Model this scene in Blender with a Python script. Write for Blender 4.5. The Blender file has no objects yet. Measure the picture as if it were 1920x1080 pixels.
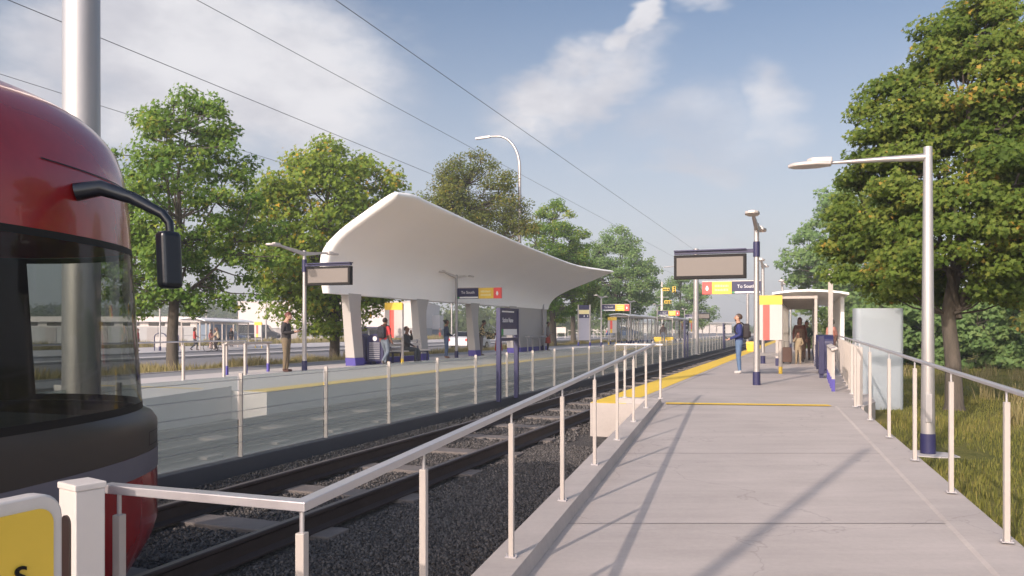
import bpy, bmesh, math, random
import numpy as np
from mathutils import Vector, Matrix, Quaternion
R = math.radians
SC = bpy.context.scene
COL = SC.collection
rng = random.Random(7)

# ---------------------------------------------------------------- frames
CAMZ = 1.265                      # eye height above the platform surface (platform top is z = 0)
FPX = 1493.33
TH = math.atan(555 / FPX)         # heading of the tracks
TS, TC = math.sin(TH), math.cos(TH)
STA = -TH                         # z-rotation of things that stand square to the tracks
def W(u, v, z=0.0):               # station coordinates: u along the tracks, v to the right of them
    return Vector((u * TS + v * TC, u * TC - v * TS, z))
def at(x, y, Y):                  # photo pixel at depth Y -> point in the place
    return Vector(((x - 960) * Y / FPX, Y, CAMZ - (y - 617) * Y / FPX))

# ---------------------------------------------------------------- bookkeeping
def tag(o, label=None, cat=None, group=None, kind=None):
    if label: o['label'] = label
    if cat: o['category'] = cat
    if group: o['group'] = group
    if kind: o['kind'] = kind
    return o
def thing(name, label, cat, loc=(0, 0, 0), rz=STA, group=None):
    o = bpy.data.objects.new(name, None)
    COL.objects.link(o)
    o.location = loc
    o.rotation_euler = (0, 0, rz)
    o.empty_display_size = 0.2
    return tag(o, label, cat, group)
def copy_tree(o, parent=None):
    c = o.copy()
    COL.objects.link(c)
    c.parent = parent
    for ch in list(o.children):
        copy_tree(ch, c)
    return c
def again(src, label, loc, rz=None, group=None):
    c = copy_tree(src)
    c.location = loc
    if rz is not None: c.rotation_euler = (0, 0, rz)
    c['label'] = label
    if group: c['group'] = group
    return c
def child(root, name):
    for ch in root.children:
        if ch.name.split('.')[0] == name: return ch

# ---------------------------------------------------------------- mesh builder
class MB:
    def __init__(s):
        s.v, s.f, s.m, s.cm = [], [], [], 0
    def add(s, vs, fs):
        b = len(s.v)
        s.v += [tuple(p) for p in vs]
        for f in fs:
            s.f.append(tuple(b + i for i in f)); s.m.append(s.cm)
        return s
    def box(s, c, d, rz=0, rx=0, ry=0):
        x, y, z = d[0] / 2, d[1] / 2, d[2] / 2
        M = Matrix.Rotation(rz, 3, 'Z') @ Matrix.Rotation(ry, 3, 'Y') @ Matrix.Rotation(rx, 3, 'X')
        vs = [M @ Vector(p) + Vector(c) for p in
              [(-x, -y, -z), (x, -y, -z), (x, y, -z), (-x, y, -z), (-x, -y, z), (x, -y, z), (x, y, z), (-x, y, z)]]
        return s.add(vs, [(3, 2, 1, 0), (4, 5, 6, 7), (0, 1, 5, 4), (1, 2, 6, 5), (2, 3, 7, 6), (3, 0, 4, 7)])
    def lohi(s, lo, hi):
        return s.box([(a + b) / 2 for a, b in zip(lo, hi)], [b - a for a, b in zip(lo, hi)])
    def hexa(s, bot, top):
        return s.add(list(bot) + list(top), [(3, 2, 1, 0), (4, 5, 6, 7), (0, 1, 5, 4), (1, 2, 6, 5), (2, 3, 7, 6), (3, 0, 4, 7)])
    def cyl(s, p0, p1, r0, r1=None, n=16, caps=True):
        return s.tube([p0, p1], [r0, r0 if r1 is None else r1], n, caps)
    def tube(s, pts, rs, n=8, caps=True):
        pts = [Vector(p) for p in pts]
        if not hasattr(rs, '__len__'): rs = [rs] * len(pts)
        vs, up = [], None
        for i, p in enumerate(pts):
            t = (pts[min(i + 1, len(pts) - 1)] - pts[max(i - 1, 0)])
            if t.length < 1e-9: t = Vector((0, 0, 1))
            t.normalize()
            if up is None:
                up = Vector((0, 0, 1)) if abs(t.z) < .95 else Vector((1, 0, 0))
            a = t.cross(up)
            if a.length < 1e-6: a = t.cross(Vector((0, 1, 0)))
            a.normalize(); b = a.cross(t); up = b
            for k in range(n):
                an = 2 * math.pi * k / n
                vs.append(p + (a * math.cos(an) + b * math.sin(an)) * rs[i])
        fs = []
        for i in range(len(pts) - 1):
            for k in range(n):
                fs.append((i * n + k, i * n + (k + 1) % n, (i + 1) * n + (k + 1) % n, (i + 1) * n + k))
        if caps:
            fs.append(tuple(range(n - 1, -1, -1)))
            fs.append(tuple((len(pts) - 1) * n + k for k in range(n)))
        return s.add(vs, fs)
    def prism(s, poly, h, axis='z', off=0.0):
        n = len(poly)
        def P(p, q):
            return {'z': (p[0], p[1], q), 'y': (p[0], q, p[1]), 'x': (q, p[0], p[1])}[axis]
        vs = [P(p, off) for p in poly] + [P(p, off + h) for p in poly]
        fs = [tuple(range(n - 1, -1, -1)), tuple(range(n, 2 * n))]
        fs += [(i, (i + 1) % n, n + (i + 1) % n, n + i) for i in range(n)]
        return s.add(vs, fs)
    def ball(s, c, r, nu=12, nv=8):
        if not hasattr(r, '__len__'): r = (r, r, r)
        vs = []
        for j in range(nv + 1):
            ph = math.pi * j / nv
            for i in range(nu):
                a = 2 * math.pi * i / nu
                vs.append((c[0] + r[0] * math.sin(ph) * math.cos(a), c[1] + r[1] * math.sin(ph) * math.sin(a), c[2] + r[2] * math.cos(ph)))
        fs = [(j * nu + i, (j + 1) * nu + i, (j + 1) * nu + (i + 1) % nu, j * nu + (i + 1) % nu) for j in range(nv) for i in range(nu)]
        return s.add(vs, fs)
    def grid(s, rows, closed=False):
        n = len(rows[0]); vs = [p for r in rows for p in r]
        fs = []
        for i in range(len(rows) - 1):
            for k in range(n if closed else n - 1):
                fs.append((i * n + k, i * n + (k + 1) % n, (i + 1) * n + (k + 1) % n, (i + 1) * n + k))
        return s.add(vs, fs)
    def mesh(s, name, mats, smooth=None):
        me = bpy.data.meshes.new(name)
        me.from_pydata(s.v, [], s.f)
        if not isinstance(mats, (list, tuple)): mats = [mats]
        for m in mats: me.materials.append(m)
        if len(mats) > 1: me.polygons.foreach_set('material_index', s.m)
        bm = bmesh.new(); bm.from_mesh(me)
        bmesh.ops.remove_doubles(bm, verts=bm.verts, dist=1e-5)
        bmesh.ops.recalc_face_normals(bm, faces=bm.faces)
        if smooth is not None:
            for f in bm.faces: f.smooth = True
            for e in bm.edges:
                if len(e.link_faces) == 2 and e.calc_face_angle(0) > R(smooth): e.smooth = False
        bm.to_mesh(me); bm.free()
        return me
    def build(s, name, mats, parent=None, smooth=None, bevel=0, seg=2):
        o = bpy.data.objects.new(name, s.mesh(name, mats, smooth))
        COL.objects.link(o)
        if parent is not None: o.parent = parent
        if bevel:
            b = o.modifiers.new('bevel', 'BEVEL'); b.width = bevel; b.segments = seg
            b.limit_method = 'ANGLE'; b.angle_limit = R(40); b.harden_normals = False
        return o
def structure(o):
    o['kind'] = 'structure'
    return o
def lettering(txt, size, mat, parent, loc, rot, align='CENTER', name='lettering', depth=.002, xs=1.0):
    cu = bpy.data.curves.new(name, 'FONT')
    cu.body = txt; cu.size = size; cu.align_x = align; cu.align_y = 'CENTER'; cu.extrude = depth
    t = bpy.data.objects.new(name, cu); COL.objects.link(t)
    bpy.context.view_layer.update()
    me = bpy.data.meshes.new_from_object(t.evaluated_get(bpy.context.evaluated_depsgraph_get()))
    COL.objects.unlink(t); bpy.data.objects.remove(t)
    me.materials.clear(); me.materials.append(mat)
    o = bpy.data.objects.new(name, me); COL.objects.link(o)
    o.parent = parent; o.location = loc; o.rotation_euler = rot; o.scale = (xs, 1, 1)
    return o
# rotations for lettering on a vertical face: facing the camera (-y), away (+y), right (+x), left (-x)
FACE = {'-y': (R(90), 0, 0), '+y': (R(90), 0, R(180)), '+x': (R(90), 0, R(90)), '-x': (R(90), 0, R(-90))}

# ---------------------------------------------------------------- materials
def nt(name):
    m = bpy.data.materials.new(name); m.use_nodes = True
    t = m.node_tree; t.nodes.clear()
    return m, t, t.nodes, t.links
def node(t, typ, **kw):
    n = t.nodes.new(typ)
    for k, v in kw.items():
        if k == 'inp':
            for a, b in v.items(): n.inputs[a].default_value = b
        else: setattr(n, k, v)
    return n
def c4(c): return (c[0], c[1], c[2], 1)
def pm(name, col, rough=.5, metal=0, var=.12, scale=6, bump=0, bscale=60, spec=.5, coat=0, col2=None, stretch=None, world=False, detail=4):
    """procedural paint / concrete / metal: base colour varied by two octaves of noise, optional bump"""
    m, t, N, L = nt(name)
    out = node(t, 'ShaderNodeOutputMaterial')
    b = node(t, 'ShaderNodeBsdfPrincipled', inp={'Roughness': rough, 'Metallic': metal, 'Specular IOR Level': spec, 'Coat Weight': coat})
    L.new(b.outputs[0], out.inputs[0])
    tc = node(t, 'ShaderNodeTexCoord')
    src = tc.outputs['Object']
    if world: src = node(t, 'ShaderNodeNewGeometry').outputs['Position']
    if stretch:
        mp = node(t, 'ShaderNodeMapping'); mp.inputs['Scale'].default_value = stretch
        L.new(src, mp.inputs[0]); src = mp.outputs[0]
    n1 = node(t, 'ShaderNodeTexNoise', inp={'Scale': scale, 'Detail': detail, 'Roughness': .6}); L.new(src, n1.inputs['Vector'])
    n2 = node(t, 'ShaderNodeTexNoise', inp={'Scale': scale * 7.3, 'Detail': 3}); L.new(src, n2.inputs['Vector'])
    ad = node(t, 'ShaderNodeMath', operation='MULTIPLY_ADD', inp={1: .35}); L.new(n2.outputs['Fac'], ad.inputs[0]); L.new(n1.outputs['Fac'], ad.inputs[2])
    mr = node(t, 'ShaderNodeMapRange', inp={1: .42, 2: .95}); L.new(ad.outputs[0], mr.inputs[0])
    mx = node(t, 'ShaderNodeMix', data_type='RGBA')
    c2 = col2 if col2 else [min(1, c * (1 + var)) for c in col]
    mx.inputs[6].default_value = c4([c * (1 - var) for c in col]); mx.inputs[7].default_value = c4(c2)
    L.new(mr.outputs[0], mx.inputs[0]); L.new(mx.outputs[2], b.inputs['Base Color'])
    rr = node(t, 'ShaderNodeMapRange', inp={3: max(.02, rough - .07), 4: min(1, rough + .07)}); L.new(n1.outputs['Fac'], rr.inputs[0]); L.new(rr.outputs[0], b.inputs['Roughness'])
    if bump:
        nb = node(t, 'ShaderNodeTexNoise', inp={'Scale': bscale, 'Detail': 5}); L.new(src, nb.inputs['Vector'])
        bp = node(t, 'ShaderNodeBump', inp={'Strength': bump, 'Distance': .02}); L.new(nb.outputs['Fac'], bp.inputs['Height']); L.new(bp.outputs[0], b.inputs['Normal'])
    return m
def glassy(name, tint, veil, fac, rough=.1):
    """a tinted pane: part see-through, part veil of diffuse tint, with a fresnel reflection"""
    m, t, N, L = nt(name)
    out = node(t, 'ShaderNodeOutputMaterial')
    tr = node(t, 'ShaderNodeBsdfTransparent', inp={0: c4(tint)})
    df = node(t, 'ShaderNodeBsdfDiffuse', inp={0: c4(veil)}); tl = node(t, 'ShaderNodeBsdfTranslucent', inp={0: c4(veil)})
    di = node(t, 'ShaderNodeMixShader', inp={0: .45}); L.new(df.outputs[0], di.inputs[1]); L.new(tl.outputs[0], di.inputs[2])
    gl = node(t, 'ShaderNodeBsdfGlossy', inp={'Roughness': rough})
    m1 = node(t, 'ShaderNodeMixShader', inp={0: fac}); L.new(tr.outputs[0], m1.inputs[1]); L.new(di.outputs[0], m1.inputs[2])
    lw = node(t, 'ShaderNodeLayerWeight', inp={0: .5}); pw = node(t, 'ShaderNodeMath', operation='POWER', inp={1: 4.0}); L.new(lw.outputs['Facing'], pw.inputs[0])
    fr = node(t, 'ShaderNodeMath', operation='MULTIPLY_ADD', inp={1: .5, 2: .02}); L.new(pw.outputs[0], fr.inputs[0])
    m2 = node(t, 'ShaderNodeMixShader'); L.new(fr.outputs[0], m2.inputs[0]); L.new(m1.outputs[0], m2.inputs[1]); L.new(gl.outputs[0], m2.inputs[2])
    L.new(m2.outputs[0], out.inputs[0])
    return m
def leafmat(name, stops, rough=.6, trans=.35):
    m, t, N, L = nt(name)
    out = node(t, 'ShaderNodeOutputMaterial')
    a = node(t, 'ShaderNodeAttribute', attribute_name='lv')
    cr = node(t, 'ShaderNodeValToRGB')
    el = cr.color_ramp.elements
    for i, (p, c) in enumerate(stops):
        e = el[i] if i < 2 else el.new(p)
        e.position = p; e.color = c4(c)
    L.new(a.outputs['Fac'], cr.inputs[0])
    b = node(t, 'ShaderNodeBsdfPrincipled', inp={'Roughness': rough, 'Specular IOR Level': .14})
    tl = node(t, 'ShaderNodeBsdfTranslucent')
    L.new(cr.outputs[0], b.inputs['Base Color'])
    hs = node(t, 'ShaderNodeHueSaturation', inp={'Hue': .485, 'Saturation': 1.1, 'Value': 1.5}); L.new(cr.outputs[0], hs.inputs['Color']); L.new(hs.outputs[0], tl.inputs[0])
    mx = node(t, 'ShaderNodeMixShader', inp={0: trans}); L.new(b.outputs[0], mx.inputs[1]); L.new(tl.outputs[0], mx.inputs[2])
    L.new(mx.outputs[0], out.inputs[0])
    return m

M = {}
M['concrete'] = pm('concrete', (.475, .42, .39), .8, var=.17, scale=.9, bump=.12, bscale=90, world=True, detail=7)
def concrete(name, col):
    m, t, N, L = nt(name)
    out = node(t, 'ShaderNodeOutputMaterial'); b = node(t, 'ShaderNodeBsdfPrincipled', inp={'Roughness': .82, 'Specular IOR Level': .3}); L.new(b.outputs[0], out.inputs[0])
    g = node(t, 'ShaderNodeNewGeometry').outputs['Position']
    def ns(sc, det, ro, vec=g, dist=0):
        n = node(t, 'ShaderNodeTexNoise', inp={'Scale': sc, 'Detail': det, 'Roughness': ro, 'Distortion': dist}); L.new(vec, n.inputs['Vector']); return n.outputs['Fac']
    def rng_(x, a, b_, c, d):
        n = node(t, 'ShaderNodeMapRange', inp={1: a, 2: b_, 3: c, 4: d}); L.new(x, n.inputs[0]); return n.outputs[0]
    def mul(a, b_):
        n = node(t, 'ShaderNodeMath', operation='MULTIPLY'); L.new(a, n.inputs[0]); L.new(b_, n.inputs[1]); return n.outputs[0]
    mp = node(t, 'ShaderNodeMapping'); mp.inputs['Rotation'].default_value = (0, 0, .28); mp.inputs['Scale'].default_value = (.55, 3.2, 1); L.new(g, mp.inputs[0])
    v = mul(rng_(ns(.55, 6, .6, g, .6), .3, .7, .90, 1.06), rng_(ns(1.1, 7, .68, mp.outputs[0]), .35, .68, .91, 1.05))
    v = mul(v, rng_(ns(26, 4, .7), .3, .75, .95, 1.04))
    v = mul(v, rng_(ns(2.6, 3, .5, g, 1.5), .70, .76, 1.0, .90))      # small damp or greasy spots
    vo = node(t, 'ShaderNodeTexVoronoi', feature='DISTANCE_TO_EDGE', inp={'Scale': .42}); 
    wv = node(t, 'ShaderNodeVectorMath', operation='ADD'); nc = node(t, 'ShaderNodeTexNoise', inp={'Scale': 1.6, 'Detail': 6}); L.new(g, nc.inputs['Vector']); L.new(g, wv.inputs[0]); L.new(nc.outputs['Color'], wv.inputs[1]); L.new(wv.outputs[0], vo.inputs['Vector'])
    crk = rng_(vo.outputs['Distance'], .0, .004, .80, 1.0)
    v = mul(v, crk)
    sc = node(t, 'ShaderNodeVectorMath', operation='SCALE', inp={0: col}); L.new(v, sc.inputs['Scale']); L.new(sc.outputs[0], b.inputs['Base Color'])
    bp = node(t, 'ShaderNodeBump', inp={'Strength': .12, 'Distance': .02}); L.new(ns(90, 5, .6), bp.inputs['Height']); L.new(bp.outputs[0], b.inputs['Normal'])
    return m
M['concrete'] = concrete('concrete', (.435, .382, .352))
M['palekerb'] = pm('pale_concrete', (.49, .445, .425), .8, var=.07, scale=1.3, bump=.1, bscale=90, world=True)
M['kerb'] = pm('kerb_concrete', (.40, .36, .345), .8, var=.08, scale=2.2, bump=.1, bscale=70, world=True)
M['path'] = pm('path_asphalt', (.22, .215, .225), .85, var=.1, scale=2, bump=.2, bscale=120, world=True)
M['road'] = pm('road_asphalt', (.17, .16, .165), .85, var=.14, scale=.8, bump=.2, bscale=120, world=True)
M['pavement'] = pm('pavement', (.42, .39, .38), .85, var=.08, scale=1, world=True)
M['joint'] = pm('joint_sealant', (.10, .09, .09), .9)
M['yellow'] = pm('tactile_yellow', (.76, .50, .04), .65, var=.1, scale=5)
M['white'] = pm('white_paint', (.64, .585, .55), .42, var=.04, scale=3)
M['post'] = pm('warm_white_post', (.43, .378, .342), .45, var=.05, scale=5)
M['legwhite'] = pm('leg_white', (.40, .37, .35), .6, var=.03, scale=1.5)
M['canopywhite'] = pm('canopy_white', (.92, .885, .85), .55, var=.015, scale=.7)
M['steel'] = pm('brushed_steel', (.62, .58, .57), .36, metal=.75, var=.06, scale=9, stretch=(1, 1, .15))
M['railsteel'] = pm('handrail_steel', (.58, .55, .56), .35, metal=.6, var=.05, scale=9)
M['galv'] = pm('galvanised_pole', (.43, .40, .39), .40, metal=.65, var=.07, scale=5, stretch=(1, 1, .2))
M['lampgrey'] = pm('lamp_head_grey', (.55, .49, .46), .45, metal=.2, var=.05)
M['darkpole'] = pm('shaded_pole', (.34, .32, .32), .45, metal=.3, var=.06)  # dark grey metal; lamps under the canopy wear it as shade put into colour
M['navy'] = pm('navy_paint', (.022, .021, .075), .45, var=.08, scale=4)
M['indigo'] = pm('indigo_base', (.065, .05, .27), .5, var=.08, scale=4)
M['black'] = pm('black_frame', (.012, .010, .010), .6, var=.1, spec=.2)
M['screen'] = pm('switched_off_screen', (.155, .132, .118), .5, var=.02, scale=1)
M['red'] = pm('sign_red', (.80, .085, .075), .5, var=.03)
M['signred'] = pm('stripe_red', (.85, .105, .085), .5, var=.02)
M['signyellow'] = pm('sign_yellow', (.78, .52, .06), .5, var=.03)
M['pale'] = pm('pale_lettering', (.75, .73, .72), .6, var=.02)
M['cream'] = pm('cream_lettering', (.80, .68, .34), .6, var=.02)
M['palepanel'] = pm('pale_ribbed_panel', (.50, .46, .44), .5, var=.03, scale=2)
M['greypanel'] = pm('grey_map_panel', (.36, .345, .40), .5, var=.04, scale=2)
M['green'] = pm('sign_green', (.05, .30, .09), .5)
M['trainred'] = pm('train_red_lacquer', (.30, .010, .012), .24, var=.16, scale=2.2, coat=.5)
M['traindark'] = pm('train_dark_panel', (.030, .022, .020), .38, var=.12, scale=2)
M['traingrey'] = pm('train_grey_stripe', (.13, .12, .15), .4, var=.06, scale=2)
M['rubber'] = pm('rubber', (.02, .019, .019), .7)
M['mirror'] = pm('mirror_housing', (.008, .010, .016), .3, var=.1)
M['trainglass'] = glassy('train_glass', (.56, .60, .59), (.10, .10, .10), .16, .04)
M['darkglass'] = pm('dark_glass', (.012, .013, .014), .09, var=.1, spec=.6)
M['fenceglass'] = glassy('fence_glass', (.90, .93, .915), (.60, .63, .615), .29, .12)
M['shelterglass'] = glassy('shelter_glass', (.95, .97, .96), (.5, .52, .5), .05, .05)
M['rail'] = pm('rail_steel', (.060, .044, .040), .5, metal=.35, var=.2, scale=5)
M['railtop'] = pm('rail_head', (.15, .12, .11), .42, metal=.4, var=.15, scale=5)
M['sleeper'] = pm('sleeper_concrete', (.155, .132, .12), .85, var=.16, scale=6, bump=.2, bscale=60, world=True)
M['fencekerb'] = pm('dark_kerb', (.085, .08, .085), .7, var=.1, scale=2)
M['bark'] = pm('bark', (.085, .070, .056), .95, var=.35, scale=9, bump=1.0, bscale=22, stretch=(1, 1, .22))
M['bark_dark'] = pm('bark_dark', (.060, .048, .038), .95, var=.35, scale=9, bump=1.0, bscale=22, stretch=(1, 1, .22))
M['wire'] = pm('overhead_cable', (.16, .16, .17), .6)
M['walldirty'] = pm('building_cladding', (.62, .56, .53), .7, var=.05, scale=.3, stretch=(1, 1, .3))
M['wallgrey'] = pm('building_grey', (.36, .35, .35), .7, var=.06, scale=.3)
M['doorgrey'] = pm('door_grey', (.30, .27, .26), .6, var=.05)
M['bluegrey'] = pm('blue_grey_wall', (.15, .19, .25), .6, var=.06)
M['cargrey'] = pm('car_white', (.68, .68, .70), .25, var=.03, coat=.4)
M['carblue'] = pm('car_blue', (.015, .06, .18), .4, var=.05)
M['vannavy'] = pm('van_charcoal', (.012, .015, .024), .45, var=.08, spec=.3)
M['chrome'] = pm('lamp_lens', (.7, .7, .72), .15, metal=.6)
M['binsteel'] = pm('bin_louvre', (.42, .42, .45), .4, metal=.4)
M['cabinet'] = pm('pale_cabinet', (.50, .51, .52), .35, metal=.25, var=.08, scale=3, stretch=(1, 1, 6))
M['frosted'] = glassy('frosted_ribbed_glass', (.88, .91, .93), (.70, .73, .76), .46, .25)
M['wood'] = pm('bench_slat', (.58, .52, .47), .6, var=.1, scale=8)
L_MAPLE = leafmat('leaf_maple', [(0, (0.060, 0.101, 0.016)), (.5, (0.114, 0.161, 0.027)), (.94, (0.194, 0.213, 0.042)), (.99, (0.282, 0.244, 0.050)), (1, (0.362, 0.244, 0.050))])
L_LIME = leafmat('leaf_lime', [(0, (0.072, 0.145, 0.024)), (.5, (0.128, 0.212, 0.038)), (.85, (0.192, 0.264, 0.045)), (1, (0.320, 0.306, 0.053))])
L_YEL = leafmat('leaf_autumn', [(0, (0.095, 0.155, 0.022)), (.5, (0.162, 0.230, 0.034)), (.80, (0.224, 0.270, 0.040)), (.94, (0.336, 0.287, 0.040)), (1, (0.448, 0.287, 0.040))])
L_OLIVE = leafmat('leaf_olive', [(0, (0.064, 0.085, 0.018)), (.5, (0.120, 0.145, 0.030)), (.85, (0.192, 0.178, 0.038)), (1, (0.272, 0.187, 0.045))])
L_PALE = leafmat('leaf_pale', [(0, (0.104, 0.178, 0.060)), (.5, (0.152, 0.238, 0.083)), (1, (0.224, 0.297, 0.105))])
L_FAR = leafmat('leaf_far', [(0, (0.072, 0.105, 0.038)), (.5, (0.104, 0.145, 0.048)), (1, (0.152, 0.178, 0.060))])
L_GRASS = leafmat('grass_blades', [(0, (0.097, 0.113, 0.024)), (.5, (0.194, 0.189, 0.047)), (.8, (0.308, 0.250, 0.081)), (1, (0.421, 0.318, 0.121))], trans=.25)
L_STRAW = leafmat('straw_blades', [(0, (0.121, 0.128, 0.041)), (.35, (0.257, 0.223, 0.095)), (.8, (0.419, 0.338, 0.176)), (1, (0.540, 0.432, 0.243))], trans=.25)

def gravelmat():
    m, t, N, L = nt('track_ballast')
    out = node(t, 'ShaderNodeOutputMaterial'); b = node(t, 'ShaderNodeBsdfPrincipled', inp={'Roughness': .9, 'Specular IOR Level': .25}); L.new(b.outputs[0], out.inputs[0])
    g = node(t, 'ShaderNodeNewGeometry')
    v = node(t, 'ShaderNodeTexVoronoi', inp={'Scale': 32}); L.new(g.outputs['Position'], v.inputs['Vector'])
    v2 = node(t, 'ShaderNodeTexVoronoi', feature='DISTANCE_TO_EDGE', inp={'Scale': 32}); L.new(g.outputs['Position'], v2.inputs['Vector'])
    bw = node(t, 'ShaderNodeRGBToBW'); L.new(v.outputs['Color'], bw.inputs[0])
    cr = node(t, 'ShaderNodeValToRGB'); cr.color_ramp.elements[0].color = c4((.055, .050, .048)); cr.color_ramp.elements[1].color = c4((.19, .172, .16)); L.new(bw.outputs[0], cr.inputs[0])
    L.new(cr.outputs[0], b.inputs['Base Color'])
    mr = node(t, 'ShaderNodeMapRange', inp={2: .25}); L.new(v2.outputs['Distance'], mr.inputs[0])
    bp = node(t, 'ShaderNodeBump', inp={'Strength': 1, 'Distance': .03}); L.new(mr.outputs[0], bp.inputs['Height']); L.new(bp.outputs[0], b.inputs['Normal'])
    return m
M['gravel'] = gravelmat()
M['stone'] = leafmat('stone', [(0, (.058, .053, .051)), (.5, (.092, .084, .081)), (1, (.15, .136, .127))], rough=.9, trans=0)
def grassground():
    m, t, N, L = nt('grass_ground')
    out = node(t, 'ShaderNodeOutputMaterial'); b = node(t, 'ShaderNodeBsdfPrincipled', inp={'Roughness': .95, 'Specular IOR Level': .1}); L.new(b.outputs[0], out.inputs[0])
    g = node(t, 'ShaderNodeNewGeometry')
    n1 = node(t, 'ShaderNodeTexNoise', inp={'Scale': .35, 'Detail': 6, 'Roughness': .65}); L.new(g.outputs['Position'], n1.inputs['Vector'])
    n2 = node(t, 'ShaderNodeTexNoise', inp={'Scale': 14, 'Detail': 5, 'Roughness': .7}); L.new(g.outputs['Position'], n2.inputs['Vector'])
    ad = node(t, 'ShaderNodeMath', operation='MULTIPLY_ADD', inp={1: .5}); L.new(n2.outputs['Fac'], ad.inputs[0]); L.new(n1.outputs['Fac'], ad.inputs[2])
    cr = node(t, 'ShaderNodeValToRGB'); e = cr.color_ramp.elements
    e[0].position = .5; e[0].color = c4((0.074, 0.084, 0.024)); e[1].position = 1; e[1].color = c4((0.284, 0.223, 0.095)); x = e.new(.75); x.color = c4((0.155, 0.149, 0.047))
    L.new(ad.outputs[0], cr.inputs[0]); L.new(cr.outputs[0], b.inputs['Base Color'])
    bp = node(t, 'ShaderNodeBump', inp={'Strength': 1, 'Distance': .06}); L.new(n2.outputs['Fac'], bp.inputs['Height']); L.new(bp.outputs[0], b.inputs['Normal'])
    return m
M['grass'] = grassground()

# ---------------------------------------------------------------- camera, sun, sky
cam = bpy.data.objects.new('camera', bpy.data.cameras.new('camera')); COL.objects.link(cam)
cam.location = (0, 0, CAMZ); cam.rotation_euler = (R(90), 0, 0)
cam.data.sensor_width = 36; cam.data.lens = 28; cam.data.shift_y = 77 / 1920
cam.data.clip_start = .05; cam.data.clip_end = 3000
SC.camera = cam
SUN_AZ = math.atan2(-.563, -.826)      # the low sun stands behind the viewer, to the left
SUN_EL = R(26)
sun = bpy.data.objects.new('sun', bpy.data.lights.new('sun', 'SUN')); COL.objects.link(sun)
sun.data.energy = 2.9; sun.data.angle = R(.6); sun.data.color = (1, .86, .76)
sd = Vector((math.sin(SUN_AZ) * math.cos(SUN_EL), math.cos(SUN_AZ) * math.cos(SUN_EL), math.sin(SUN_EL)))
sun.rotation_euler = sd.to_track_quat('Z', 'Y').to_euler(); sun.location = sd * 60

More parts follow.
